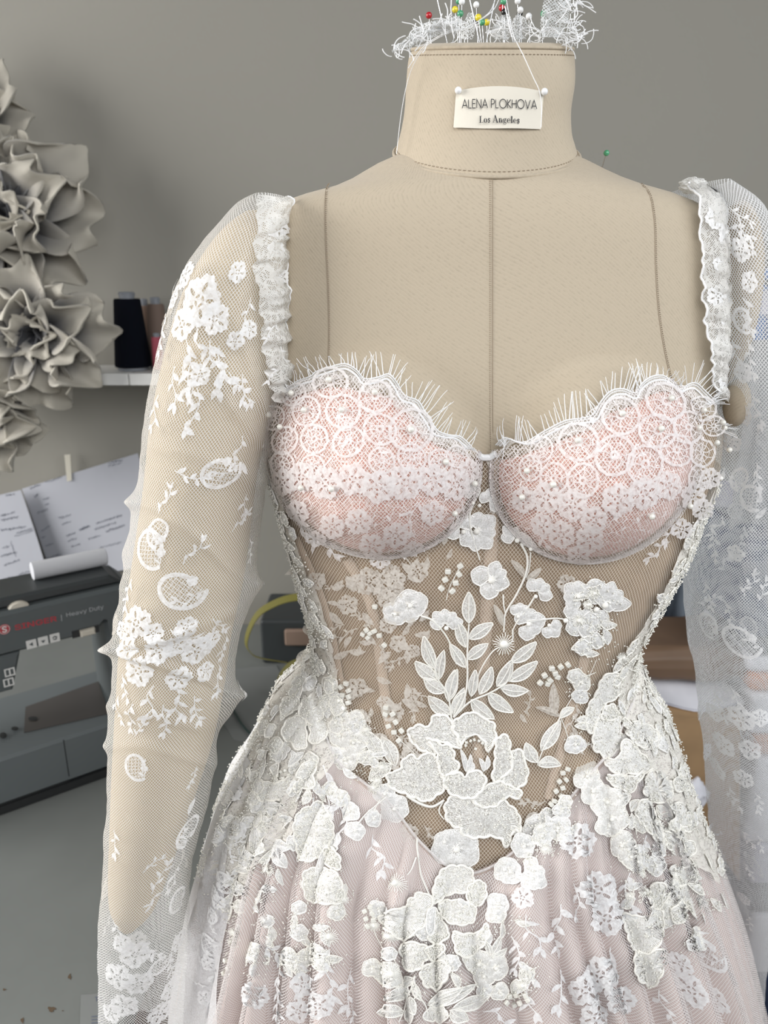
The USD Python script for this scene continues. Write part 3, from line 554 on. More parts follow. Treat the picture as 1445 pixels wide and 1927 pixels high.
obj('crumpled_paper', (iv + q1, ic.faces), 'cloth_white', smooth=50, label='crumpled white paper on the carton flap beside the hip', cat='paper')
stack = [(1020, 1205, 'cloth_navy', 'navy'), (1205, 1238, 'cloth_black', 'black'), (1238, 1268, 'cloth_white', 'thin white'), (1270, 1305, 'cloth_orange', 'orange'), (1307, 1385, 'cloth_white', 'thick white'), (1387, 1425, 'cloth_orange', 'rust orange'), (1428, 1590, 'cloth_white', 'deep white'), (1592, 1668, 'cloth_lilac', 'pale lilac'), (1670, 1722, 'cloth_black', 'thin black'), (1724, 1835, 'cloth_white', 'bright white'), (1838, 1960, 'cloth_navy', 'dark navy')]
for i, (ya, yb, m_, w_) in enumerate(stack):
    p0, p1 = at_y([(1408 + (i * 5) % 9, (ya + yb) / 2)], 1.05)[0], at_y([(0, ya), (0, yb)], 1.05)
    za, zb = p1[0, 2], p1[1, 2]
    mm = bbox(p0[0], p0[0] + .26, 1.05, 1.24, zb + .001, za - .001, min(.010, (za - zb) * .35))
    obj('folded_fabric', mm, m_, smooth=50, label=f'{w_} folded fabric in the pile at the right edge, ' + ('at its top' if i == 0 else f'below the {stack[i-1][3]} one'), cat='fabric', group='pile of folded fabrics at the right edge')

# ================================================================== THE DRESS FORM
YC = 0.53
ROWS = np.array([(270, 800, 1040), (285, 752, 1084), (300, 716, 1115), (315, 690, 1142), (330, 665, 1172), (345, 640, 1203), (358, 592, 1250), (372, 545, 1295), (387, 508, 1326), (405, 486, 1350), (450, 474, 1362), (520, 474, 1363), (600, 481, 1359),
    (700, 493, 1350), (780, 501, 1344), (850, 510, 1341), (900, 521, 1332), (960, 537, 1306), (1040, 558, 1277), (1110, 577, 1238), (1180, 596, 1200), (1220, 603, 1186), (1250, 600, 1186), (1290, 580, 1198), (1330, 560, 1216), (1400, 534, 1240), (1500, 505, 1262), (1640, 484, 1282), (2400, 470, 1300)], float)
_L, _R = at_y(ROWS[:, [1, 0]], .515), at_y(ROWS[:, [2, 0]], .515)
_o = np.argsort(_L[:, 2]); _z = _L[_o, 2]
XL, XR = PchipInterpolator(_z, _L[_o, 0]), PchipInterpolator(_z, _R[_o, 0])
BF = PchipInterpolator([0.3, .80, .98, 1.03, 1.08, 1.12, 1.18, 1.24, 1.29, 1.35, 1.40, 1.43, 1.445, 1.456, 1.4575, 1.462, 1.469, 1.478, 1.50], [.10, .105, .105, .098, .086, .078, .080, .084, .084, .078, .071, .067, .0625, .0566, .0545, .0455, .0375, .027, .015])
BB = PchipInterpolator([0.3, .9, 1.03, 1.12, 1.24, 1.35, 1.44, 1.47, 1.50], [.12, .12, .10, .075, .085, .09, .075, .05, .02])
NE = 2.35
BUST = [(-0.0085, 1.287), (0.1325, 1.286)]; BR, BRZU, BRZD, BH = .064, .066, .056, .042
def spow(v, e): return np.sign(v) * np.abs(v) ** e
def bust_r(x, z):
    r = []
    for bx, bz in BUST:
        dz = z - bz; r.append(np.sqrt(((x - bx) / BR) ** 2 + (dz / np.where(dz > 0, BRZU, BRZD)) ** 2))
    return np.array(r)
def body0(th, z):
    th, z = np.broadcast_arrays(np.asarray(th, float), np.asarray(z, float))
    a, xc = (XR(z) - XL(z)) / 2, (XR(z) + XL(z)) / 2
    c, s = np.cos(th), np.sin(th)
    x = xc + a * spow(s, 2 / NE); y = YC - np.where(c > 0, BF(z), BB(z)) * spow(c, 2 / NE)
    r = bust_r(x, z); bump = (np.clip(1 - r ** 2, 0, 1) ** 1.05).max(0)
    y = y - np.where(c > 0, BH * bump, 0)
    return np.stack([x, y, z], -1)
def normals(fn, u, v, e1=1e-3, e2=1e-3):
    n = np.cross(fn(u + e1, v) - fn(u - e1, v), fn(u, v + e2) - fn(u, v - e2)); return n / (np.linalg.norm(n, axis=-1, keepdims=True) + 1e-12)
def body(th, z, off=0.0):
    P = body0(th, z)
    return P + normals(body0, np.asarray(th, float), np.asarray(z, float)) * np.asarray(off)[..., None] if np.any(off) else P
def th_of(x, z):                                       # front angle of a given x
    a, xc = (XR(z) - XL(z)) / 2, (XR(z) + XL(z)) / 2
    return np.arcsin(np.clip(spow(np.clip((x - xc) / a, -1, 1), NE / 2), -1, 1))
for _n in ('XL', 'XR', 'BF', 'BB'):                # tabulated once: these are called very often
    _t = np.linspace(.2, 1.52, 1600); globals()[_n] = (lambda y: lambda z: np.interp(z, _t, y))(globals()[_n](_t))
class Lift:
    """Photo outline -> point on a surface of the scene (the part of the surface that faces the camera), with its normal and surface coordinates."""
    def __init__(s, P, U, V):
        du, dv = np.gradient(P, axis=0), np.gradient(P, axis=1); N = np.cross(du, dv); N /= np.linalg.norm(N, axis=-1, keepdims=True) + 1e-12
        c = P.reshape(-1, 3); n = N.reshape(-1, 3); front = ((CAM - c) * n).sum(1)
        if np.median(front[front != 0]) < 0: n = -n; front = -front
        k = front > .02 * np.linalg.norm(CAM - c, axis=1); px = project(c[k])
        val = np.hstack([c, n, np.stack([U.ravel(), V.ravel()], 1)])[k]
        s.f = LinearNDInterpolator(px, val); s.g = NearestNDInterpolator(px, val)
    def all(s, p):
        p = np.atleast_2d(p); r = s.f(p); bad = np.isnan(r[:, 0])
        if bad.any(): r[bad] = s.g(p[bad])
        return r
    def __call__(s, p, off=0.0):
        r = s.all(p); return r[:, :3] + r[:, 3:6] * np.reshape(off, (-1, 1))
    def uv(s, p): return s.all(p)[:, 6:8]
tg, zg = np.meshgrid(np.linspace(-1.75, 1.75, 150), np.linspace(.86, 1.474, 170), indexing='ij')
LB = Lift(body(tg, zg), tg, zg)

form = thing('dress_form', 'cream cotton dressmaking form wearing the lace wedding gown', 'dress form')
th = np.linspace(-PI, PI, 161)[:-1]; zz = np.linspace(.78, 1.484, 150)
T_, Z_ = np.meshgrid(zz, th, indexing='ij'); P = body0(Z_, T_)
vt = P.reshape(-1, 3); n0 = len(th)
uvb = np.stack([Z_.ravel() * .12, T_.ravel()], -1)
cap = np.array([[vt[:n0, 0].mean(), YC, .78], [vt[-n0:, 0].mean(), YC, 1.484]]); kk = np.arange(n0)
ftor = np.vstack([grid_faces(len(zz), n0, True), np.stack([np.full(n0, len(vt)), (kk + 1) % n0, kk], 1), np.stack([np.full(n0, len(vt) + 1), (len(zz) - 1) * n0 + kk, (len(zz) - 1) * n0 + (kk + 1) % n0], 1)])
obj('torso', (np.vstack([vt, cap]), ftor), 'form_cotton', form, smooth=True, uv=np.vstack([uvb, [[0, 0], [0, 0]]]))
# neck: a loft of tilted rings
NR = np.array([(78, 796, 1066), (86, 781, 1075), (103, 770, 1081), (150, 765, 1082), (200, 762, 1075), (240, 756, 1076), (268, 749, 1083), (287, 743, 1089), (305, 738, 1096)], float)
_l, _r = at_y(NR[:, [1, 0]], YC - .005), at_y(NR[:, [2, 0]], YC - .005); NZ = _l[::-1, 2]
NXL, NXR = PchipInterpolator(NZ, _l[::-1, 0]), PchipInterpolator(NZ, _r[::-1, 0])
z1n = NZ[-1]; ZSEAM = at_y([(745, 287)], YC - .005)[0, 2]; z0n = ZSEAM - .005
def neck0(t, z):
    t, z = np.broadcast_arrays(np.asarray(t, float), np.asarray(z, float)); a, xc = (NXR(z) - NXL(z)) / 2, (NXR(z) + NXL(z)) / 2
    k = .021 + (.0105 - .021) * (z - ZSEAM) / (z1n - ZSEAM)
    return np.stack([xc + a * np.sin(t), YC - a * .97 * np.cos(t), z - k * np.cos(t)], -1)
nt = np.linspace(-PI, PI, 97)[:-1]; nz = np.linspace(z0n, z1n, 46); A_, B_ = np.meshgrid(nz, nt, indexing='ij'); P = neck0(B_, A_); nv = P.reshape(-1, 3); n0 = len(nt); kk = np.arange(n0)
nf = np.vstack([grid_faces(len(nz), n0, True), np.stack([np.full(n0, len(nv)), (len(nz) - 1) * n0 + kk, (len(nz) - 1) * n0 + (kk + 1) % n0], 1)])
obj('neck', (np.vstack([nv, nv[-n0:].mean(0)]), nf), 'form_cotton', form, smooth=True, uv=np.vstack([np.stack([B_.ravel() * .055, A_.ravel()], -1), [[0, 0]]]))
tg2, zg2 = np.meshgrid(np.linspace(-1.8, 1.8, 80), np.linspace(z0n, z1n, 60), indexing='ij'); LN = Lift(neck0(tg2, zg2), tg2, zg2)
def nneck(t, z, off): return neck0(t, z) + normals(neck0, np.asarray(t), np.asarray(z)) * off
obj('neck_piping', tube(nneck(nt, np.full(n0, ZSEAM), .0007), .0011, 8, closed=True), 'form_cotton', form, label='corded seam where the neck meets the shoulders', smooth=60, uv=np.zeros((n0 * 8, 2)))
obj('neck_piping', tube(nneck(nt, np.full(n0, z1n - .0035), .0006), .0010, 8, closed=True), 'form_cotton', form, smooth=60, uv=np.zeros((n0 * 8, 2)))
def stitches(px, L, off, name='seam_stitching', r=.00030, dash=(2.6, 1.4), side=0):
    c = resample(catmull(px, per=8), 1.0); ms = []; i = 0; per = int(round(sum(dash)))
    for i in range(0, len(c) - per, per):
        ms.append(tube(L(c[[i, i + int(dash[0] / 2) + 1, i + int(dash[0])]] + [side, 0], off), r, 4))
    return join(ms)
for nm, px in (('centre', [(927, 332), (927, 450), (927, 600), (927, 740), (928, 848)]), ('l', [(618, 346), (613, 358), (611, 400), (613, 470), (617, 560), (618, 640), (615, 715)]), ('r', [(1205, 346), (1222, 368), (1231, 420), (1233, 500), (1238, 580), (1248, 650), (1262, 715)])):
    c = resample(catmull(px, per=8), 4); obj('seam', tube(LB(c, .00012), .00026, 5), 'seam_thread', form)
    obj('seam_stitching', stitches(px, LB, .0003, side=-5 if nm == 'centre' else 2.5), 'seam_thread', form, smooth=False, kind='stuff')
c = np.linspace(-1.5, 1.5, 120); ms = []
for zz_, o_ in ((ZSEAM + .0028, .0002), (z1n - .0066, .0002)):
    q = nneck(c, np.full(120, zz_), o_); ms += [tube(q[i:i + 2], .0003, 4) for i in range(0, 118, 2)]
obj('seam_stitching', join(ms), 'seam_thread', form, smooth=False, kind='stuff')

# stand below the form
stand_x = .066
obj('pole', tube([[stand_x, YC, .10], [stand_x, YC, .79]], .016, 16), 'steel', form)
for k in range(3):
    a = PI / 2 + k * 2 * PI / 3; obj('foot', tube([[stand_x, YC, .12], [stand_x + .16 * math.cos(a), YC + .16 * math.sin(a), .05], [stand_x + .25 * math.cos(a), YC + .25 * math.sin(a), .014]], .012, 8), 'steel', form)

# padded arm inside the left sleeve
AR = np.array([(398, 462, 540), (430, 425, 545), (500, 374, 545), (560, 346, 540), (700, 306, 530), (800, 287, 505), (900, 277, 482), (1000, 262, 470), (1100, 246, 456), (1200, 230, 434), (1300, 223, 420), (1400, 217, 399), (1480, 213, 373), (1560, 210, 346), (1620, 208, 326), (1680, 209, 304), (1715, 214, 286), (1738, 228, 262)], float)
def YA(y): return np.interp(y, [400, 1000, 1500, 1960], [.50, .49, .475, .46])
def tube_rows(rows, Y, dep, nu=64, nv=120):
    dep = np.broadcast_to(dep, (len(rows),)).astype(float)
    Y = np.broadcast_to(Y, (len(rows),)).astype(float)
    l, r = at_y(rows[:, [1, 0]], Y), at_y(rows[:, [2, 0]], Y); o = np.argsort(l[:, 2]); z = l[o, 2]
    fl, fr, fy = PchipInterpolator(z, l[o, 0]), PchipInterpolator(z, r[o, 0]), PchipInterpolator(z, Y[o]); fd = PchipInterpolator(z, dep[o]); zq = np.linspace(z[-1], z[0], nv); u = np.linspace(-PI, PI, nu + 1)
    U, V = np.meshgrid(u, zq, indexing='ij'); a = (fr(V) - fl(V)) / 2; b = fd(V)
    return np.stack([(fr(V) + fl(V)) / 2 + a * np.sin(U), fy(V) - b * np.cos(U), V], -1), U, V
P, U, V = tube_rows(AR, YA(AR[:, 0]), np.interp(AR[:, 0], [398, 430, 520, 900, 1400, 1680, 1738], [.012, .034, .048, .046, .036, .026, .010])); PA = P
def shell(P, cap0=True, cap1=True):
    m, n = P.shape[:2]; v = P[:-1].transpose(1, 0, 2).reshape(-1, 3); k = np.arange(m - 1); f = grid_faces(n, m - 1, True, flip=True)
    v = np.vstack([v, P[:-1, 0].mean(0), P[:-1, -1].mean(0)]); N = n * (m - 1)
    return v, np.vstack([f, np.stack([np.full(m - 1, N), k, (k + 1) % (m - 1)], 1), np.stack([np.full(m - 1, N + 1), (n - 1) * (m - 1) + (k + 1) % (m - 1), (n - 1) * (m - 1) + k], 1)])
v, f = shell(P); uva = np.vstack([np.stack([U[:-1].T.ravel() * .045, V[:-1].T.ravel()], -1), [[0, 0], [0, 0]]])
obj('arm', (v, f), 'arm_cotton', form, smooth=True, uv=uva, label='padded cream cotton arm inside the left sleeve')
# shoulder caps
for px, Y, sc in (((1368, 560), .535, (.0145, .040, .062)), ((1386, 758), .50, (.0075, .013, .016))):
    c = at_y([px], Y)[0]; ic = trimesh.creation.icosphere(4); v = np.array(ic.vertices) * sc + c
    obj('shoulder_cap', (v, ic.faces), 'form_cotton', form, smooth=True, uv=v[:, [1, 2]])

# ================================================================== THE WEDDING DRESS
dress = thing('wedding_dress', 'white lace wedding dress with pink cups and sheer sleeves on the dress form', 'wedding dress')
def arc_uv(P):
    u = np.concatenate([np.zeros((1, P.shape[1])), np.cumsum(np.linalg.norm(np.diff(P, axis=0), axis=2), 0)]); u = u - u[P.shape[0] // 2]
    v = np.concatenate([np.zeros((P.shape[0], 1)), np.cumsum(np.linalg.norm(np.diff(P, axis=1), axis=2), 1)], 1)
    v = .75 * v[P.shape[0] // 2][None] + .25 * v
    return np.stack([u.ravel(), v.ravel()], -1)
def sheetgrid(name, P, m, flip=False, uv=None, **k):
    return obj(name, (P.reshape(-1, 3), grid_faces(*P.shape[:2], flip=flip)), m, dress, smooth=True, uv=arc_uv(P) if uv is None else uv, **k)
NECK = np.array([(500, 772), (548, 745), (600, 727), (640, 722), (690, 732), (740, 745), (780, 785), (810, 825), (850, 840), (885, 853), (915, 856), (945, 853), (985, 845), (1030, 828), (1090, 805), (1130, 775), (1180, 755), (1230, 730), (1300, 738), (1343, 790)], float)
SEAM = np.array([(601, 1245), (610, 1330), (640, 1420), (690, 1465), (735, 1500), (790, 1572), (845, 1622), (882, 1632), (925, 1618), (965, 1590), (1005, 1550), (1055, 1505), (1100, 1450), (1140, 1400), (1178, 1310), (1187, 1248)], float)
def by_theta(px, back_z, close):
    uv = LB.uv(resample(catmull(px, per=6), 6)); o = np.argsort(uv[:, 0]); t, z = uv[o, 0], uv[o, 1]
    t = np.r_[-PI, t[0] - close, t, t[-1] + close, PI]; z = np.r_[back_z, back_z if close > .3 else z[0], z, back_z if close > .3 else z[-1], back_z]
    return lambda q: np.interp(q, t, z)
ZN = by_theta(NECK, 1.31, .25); ZS0 = by_theta(SEAM, 1.105, .1)
ZS = lambda q: ZS0(q)
th = np.linspace(-PI, PI, 241); w = np.linspace(0, 1, 70)
T_ = np.repeat(th[:, None], 70, 1); Z_ = ZN(T_) * (1 - w) + (ZS(T_) - .004) * w
sheetgrid('bodice_lining', body(T_, np.minimum(Z_, ZN(T_) - .002), .0016), 'nude_mesh', label='nude mesh lining of the bodice')
_aq = body0(np.linspace(-PI, PI, 241), np.full(241, 1.2)); _aq = np.r_[0, np.cumsum(np.linalg.norm(np.diff(_aq, axis=0), axis=1))]
sheetgrid('bodice', body(T_, Z_, .0055), 'bodice_net', uv=np.stack([np.repeat(_aq[:, None], 70, 1).ravel(), Z_.ravel()], -1), label='sheer ivory net bodice')

# boning channels, seen through the net
for nm, px, wd in (('', [(932, 862), (928, 960), (922, 1050), (915, 1150), (908, 1250), (902, 1350), (897, 1450), (890, 1560)], 12), ('', [(655, 1050), (690, 1110), (708, 1170), (718, 1240), (728, 1320), (742, 1410), (762, 1500)], 9.5), ('', [(1112, 1150), (1098, 1230), (1080, 1310), (1062, 1380), (1045, 1440), (1030, 1500)], 9), ('', [(560, 1010), (600, 1100), (625, 1180), (640, 1260), (655, 1350)], 8), ('', [(1010, 900), (1018, 960), (1040, 1020)], 8)):
    c = resample(catmull(px, per=6), 8); t = np.gradient(c, axis=0); t /= np.linalg.norm(t, axis=1, keepdims=True); nn = np.stack([-t[:, 1], t[:, 0]], 1)
    k = np.linspace(-1, 1, 7); prof = .0022 + .0020 * np.sqrt(np.clip(1 - k ** 2, 0, 1)); P = np.stack([LB(c + nn * wd * q, o) for q, o in zip(k, prof)], 1)
    obj('boning_channel', (P.reshape(-1, 3), grid_faces(len(c), 7)), 'boning_tape', dress, smooth=True, label='flesh pink boning channel under the net')

# moulded cups and the lace over them
def cup_grid(i, R, off, nr=26, na=90, top_gap=.004, smooth_top=True):
    bx, bz = BUST[i]; r = np.linspace(0, 1, nr)[:, None]; a = np.linspace(0, 2 * PI, na)[None]
    x = bx + BR * R * r * np.cos(a); z = bz + np.where(np.sin(a) > 0, BRZU * 1.18, BRZD) * R * r * np.sin(a)
    for _ in range(3):
        t = th_of(x, z); lim = ZN(t) - top_gap; z = np.minimum(z, lim)
    t = th_of(x, z); return body(t, z, off), np.stack([(x - bx).ravel(), (z - bz).ravel()], -1)
for i, sd in ((0, 'left'), (1, 'right')):
    P, uv = cup_grid(i, .93, .0042); obj('cup', (P.reshape(-1, 3), grid_faces(*P.shape[:2], flip=True)), 'pink_satin', dress, smooth=True, label='blush pink moulded cup')
    P2, uv2 = cup_grid(i, 1.07, .0078, top_gap=-.0015); obj('cup_lace', (P2.reshape(-1, 3), grid_faces(*P2.shape[:2], flip=True)), 'cup_net', dress, smooth=True, uv=uv2, label='white lace over the pink cup')
    a = np.linspace(PI * 1.02, PI * 1.98, 60); bx, bz = BUST[i]; pts = []
    for rr in (1.0,):
        x = bx + BR * .97 * np.cos(a); z = bz + BRZD * .97 * np.sin(a); t = th_of(x, z); pts = body(t, z, .0065)
    obj('underwire_casing', tube(pts, .0017, 8), 'cup_edge_net', dress, smooth=60, uv=np.stack([np.repeat(np.linspace(0, .1, 60), 8), np.tile(np.linspace(0, .01, 8), 60)], -1).repeat(1, 0)[:480] if False else np.vstack([np.stack([np.repeat(np.linspace(0, .1, 60), 8), np.tile(np.linspace(0, .01, 8), 60)], -1), [[0, 0], [0, 0]]]))
# white trim at the centre front
obj('centre_trim', tube(LB(resample([(884, 856), (905, 857), (945, 855)], 4), .0075), .0021, 8), 'white_thread', dress, label='white stitched edge between the cups')

# ------------------------------------------------------------------ skirt
SR = np.array([(1225, 603, 1184), (1250, 596, 1188), (1290, 562, 1204), (1330, 524, 1234), (1400, 492, 1262), (1440, 472, 1274), (1500, 434, 1292), (1580, 408, 1324), (1660, 388, 1354), (1750, 372, 1383), (1840, 357, 1404), (1927, 344, 1422)], float)
_l, _r = at_y(SR[:, [1, 0]], .515), at_y(SR[:, [2, 0]], .515); o = np.argsort(_l[:, 2]); zk = np.r_[.05, .40, _l[o, 2]]
SXL, SXR = PchipInterpolator(zk, np.r_[-.40, -.30, _l[o, 0]]), PchipInterpolator(zk, np.r_[.53, .42, _r[o, 0]])
SBF = PchipInterpolator([.05, .40, .6, .8, .9, .95, 1.0, 1.05, 1.09, 1.15], [.40, .30, .245, .185, .158, .143, .124, .106, .092, .080])
SBB = PchipInterpolator([.05, .4, .6, .8, .95, 1.05, 1.11, 1.15], [.38, .28, .24, .20, .165, .12, .085, .075])
ZLOW = .05
for _n in ('SXL', 'SXR', 'SBF', 'SBB'):
    _t2 = np.linspace(.03, 1.16, 1600); globals()[_n] = (lambda y: lambda z: np.interp(z, _t2, y))(globals()[_n](_t2))
fr = np.random.default_rng(4); FPH = np.cumsum(fr.uniform(.5, 1.6, 54)); FPH = FPH / FPH[-1] * 2 * PI; FAMP = fr.uniform(.4, 1.35, 54)
def folds(t, seed=0):
    q = (np.asarray(t) + PI) % (2 * PI); i = np.searchsorted(FPH, q) % 54; lo = np.where(i > 0, FPH[i - 1], 0); f = (q - lo) / np.maximum(FPH[i] - lo, 1e-6)
    return FAMP[i] * (np.sin(PI * f) ** .7) - .35
def sz(t, s): z0 = ZS(t); return z0 - (z0 - ZLOW) * np.asarray(s) ** 1.6
def skirt0(t, s):
    t, s = np.broadcast_arrays(np.asarray(t, float), np.asarray(s, float)); z = sz(t, s); zs = ZS(t)
    b = body(t, z, .0045); a, xc = (SXR(z) - SXL(z)) / 2, (SXR(z) + SXL(z)) / 2; c, sn = np.cos(t), np.sin(t)
    e = 2 / 2.1; K = np.stack([xc + a * spow(sn, e), YC - np.where(c > 0, SBF(z), SBB(z)) * spow(c, e), z], -1)
    d = zs - z; k = np.clip(d / .035, 0, 1); k = (k * k * (3 - 2 * k))[..., None]; P = b * (1 - k) + K * k
    A = (.0095 * np.clip(d / .02, 0, 1) + .028 * np.clip((d - .02) / .25, 0, 1))[..., None]
    out = np.stack([sn, -c * .9, 0 * sn], -1)
    side = (1 - .75 * np.clip((np.abs(sn) - .82) / .14, 0, 1) * (c > -.6))[..., None]
    return P + out * A * side * folds(t + .015 * np.sin(d * 30))[..., None]
def skirt1(t, s):                                      # lace overskirt, lying just outside the lining
    P = skirt0(t, s); n = np.stack([np.sin(t) + 0 * s, -np.cos(t) + 0 * s, 0 * t * s], -1); return P + n * .0052
th = np.linspace(-PI, PI, 601); s_ = np.linspace(0, 1, 72); T_, S_ = np.meshgrid(th, s_, indexing='ij')
sheetgrid('skirt_lining', skirt0(T_, S_), 'skirt_lining', label='pale pink skirt lining')
_q = skirt0(th, (np.clip((ZS(th) - .96) / (ZS(th) - ZLOW), 0, 1)) ** (1 / 1.6)); _q = np.r_[0, np.cumsum(np.linalg.norm(np.diff(_q, axis=0), axis=1))]
sheetgrid('overskirt', skirt1(T_, S_), 'skirt_net', uv=np.stack([np.repeat(_q[:, None], 72, 1).ravel(), sz(T_, S_).ravel() * 1.12], -1), label='white lace net overskirt gathered at the pointed waist')
tg, sg = np.meshgrid(np.linspace(-1.72, 1.72, 260), np.linspace(0.004, .72, 130), indexing='ij'); LS = Lift(skirt1(tg, sg), tg, sg)
obj('waist_seam', tube(LB(resample(catmull(SEAM[1:-1], per=6), 4), .0070), .0009, 6), 'lace_blush', dress, label='pointed waist seam')

# ------------------------------------------------------------------ sleeves
class UVS:
    def __init__(s, P, N): s.P, s.N = P, N; s.m, s.n = P.shape[:2]; s.circ = np.linalg.norm(np.diff(P, axis=0), axis=2).sum(0); s.len = np.linalg.norm(np.diff(P[s.m // 2], axis=0), axis=1).sum()
    def at(s, u, v, off=0.0):
        x = np.clip((np.asarray(u) % 1.0) * (s.m - 1), 0, s.m - 1.001); y = np.clip(np.asarray(v) * (s.n - 1), 0, s.n - 1.001); i, j = x.astype(int), y.astype(int); f, g = (x - i)[:, None], (y - j)[:, None]
        q = lambda A: A[i, j] * (1 - f) * (1 - g) + A[i + 1, j] * f * (1 - g) + A[i, j + 1] * (1 - f) * g + A[i + 1, j + 1] * f * g
        return q(s.P) + q(s.N) * np.reshape(off, (-1, 1))
def grid_normals(P, flip=1):
    du, dv = np.gradient(P, axis=0), np.gradient(P, axis=1); N = np.cross(du, dv) * flip; return N / (np.linalg.norm(N, axis=-1, keepdims=True) + 1e-12)
def seg_dist(p, line):
    d = np.full(len(p), 1e9)
    for a, b in zip(line[:-1], line[1:]):
        a, b = np.asarray(a, float), np.asarray(b, float); t = np.clip(((p - a) @ (b - a)) / ((b - a) @ (b - a)), 0, 1); d = np.minimum(d, np.linalg.norm(p - a - t[:, None] * (b - a), axis=1))
    return d
def sleeve(rows, Y, dep, flares, ridges, nu=150, nv=300):
    P, U, V = tube_rows(rows, Y, dep, nu, nv); px = project(P.reshape(-1, 3)).reshape(*P.shape[:2], 2); out = np.stack([np.sin(U), -np.cos(U), 0 * U], -1); sc = .00035
    disp = 0 * U; drop = 0 * U
    for y, sd, amp, sg in flares:
        sg = sg * 1.7; amp = amp * .85
        g = amp * sc * np.exp(-((px[..., 1] - y) / sg) ** 2) * np.exp(-((U - (PI / 2 if sd == 'R' else -PI / 2)) / .62) ** 2); disp += g
    for line, amp, wd in ridges:
        d = seg_dist(px.reshape(-1, 2), line).reshape(U.shape); disp += np.where(np.abs(U) < 2.0, amp * sc * np.exp(-(d / wd) ** 2), 0)
    disp += (meshkit.fbm(P * 38, 3, 5) - .5) * .0045
    return P + out * disp[..., None], U, V
SLL = np.array([(372, 478, 536), (385, 452, 536), (405, 432, 536), (450, 393, 537), (500, 357, 538), (560, 330, 539), (650, 307, 541), (720, 291, 538), (780, 281, 520), (850, 270, 505), (900, 266, 497), (960, 254, 492), (1000, 248, 487), (1040, 240, 483), (1100, 233, 478), (1150, 224, 466), (1200, 219, 450), (1260, 215, 443), (1310, 213, 434), (1380, 210, 408), (1440, 208, 402), (1500, 205, 393), (1560, 202, 378), (1640, 197, 358), (1700, 193, 352), (1760, 190, 350), (1850, 190, 348), (1927, 189, 345), (1970, 189, 344)], float)
P, U, V = sleeve(SLL, YA(SLL[:, 0]), np.interp(SLL[:, 0], [372, 430, 520, 900, 1400, 1970], [.030, .048, .056, .052, .043, .034]), [(942, 'L', 16, 9), (1042, 'L', 9, 14), (1100, 'L', 4, 10), (1220, 'L', 15, 9), (1165, 'L', 5, 10), (1330, 'L', 5, 10), (1403, 'L', 9, 9), (1105, 'R', 12, 15), (1312, 'R', 26, 15), (1348, 'R', 14, 12), (1430, 'R', 7, 12), (900, 'R', 7, 16)],
    [([(246, 942), (300, 958), (360, 1000), (430, 1070), (486, 1105)], 7, 9), ([(440, 1150), (370, 1180), (300, 1205), (207, 1220)], 8, 8), ([(212, 1222), (300, 1250), (380, 1275), (440, 1312)], 10, 7), ([(214, 1330), (290, 1345), (370, 1370)], 5, 10), ([(208, 1403), (270, 1400), (330, 1420), (395, 1440)], 5, 9), ([(300, 700), (400, 640), (450, 560)], 4, 14), ([(505, 850), (430, 760), (380, 640)], 6, 11), ([(500, 780), (470, 690), (440, 600)], 5, 9), ([(290, 840), (380, 860), (480, 910)], 4, 12)])
NLs = grid_normals(P, -1 if True else 1)
if (NLs[75, 150] @ (CAM - P[75, 150])) < 0: NLs = -NLs
SL = UVS(P, NLs); uvL = arc_uv(P); Uu, Vv = np.meshgrid(np.linspace(0, 1, P.shape[0]), np.linspace(0, 1, P.shape[1]), indexing='ij')
lsl = sheetgrid('sleeve', P, 'sleeve_net', uv=uvL, label='sheer lace sleeve over the padded arm')
h = slice(32, 119); LSL = Lift(P[h], Uu[h], Vv[h])
SRR = np.array([(352, 1290, 1338), (372, 1292, 1366), (400, 1294, 1388), (440, 1299, 1407), (500, 1306, 1421), (600, 1312, 1433), (700, 1322, 1443), (780, 1335, 1451), (850, 1338, 1457), (920, 1322, 1460), (1000, 1302, 1461), (1080, 1296, 1457), (1140, 1298, 1453), (1200, 1304, 1450), (1300, 1320, 1444), (1400, 1332, 1438), (1500, 1340, 1440), (1560, 1344, 1440), (1640, 1353, 1437), (1700, 1360, 1433), (1800, 1368, 1426), (1927, 1374, 1418), (2010, 1378, 1414)], float)
YR = np.interp(SRR[:, 0], [350, 900, 1400, 1700, 2010], [.535, .535, .56, .60, .64])
P, U, V = sleeve(SRR, YR, np.interp(SRR[:, 0], [352, 400, 500, 700, 900, 1400, 2010], [.045, .062, .070, .066, .052, .044, .036]), [(1150, 'L', 4, 10), (1340, 'L', 3, 14), (1480, 'L', 3, 10)], [([(1385, 760), (1370, 880), (1340, 980), (1305, 1060)], 12, 13), ([(1430, 700), (1420, 900), (1405, 1060)], 6, 14), ([(1340, 480), (1380, 600), (1360, 700)], 5, 14), ([(1400, 1000), (1390, 1150)], 5, 12), ([(1320, 1290), (1360, 1420), (1380, 1560)], 4, 14), ([(1345, 420), (1400, 470)], 4, 10)])
NRs = grid_normals(P)
if (NRs[75, 150] @ (CAM - P[75, 150])) < 0: NRs = -NRs
SRs = UVS(P, NRs)
rsl = sheetgrid('sleeve', P, 'sleeve_net_white', uv=arc_uv(P), label='empty sheer lace sleeve hanging at the right')
LSR = Lift(P[h], Uu[h], Vv[h])

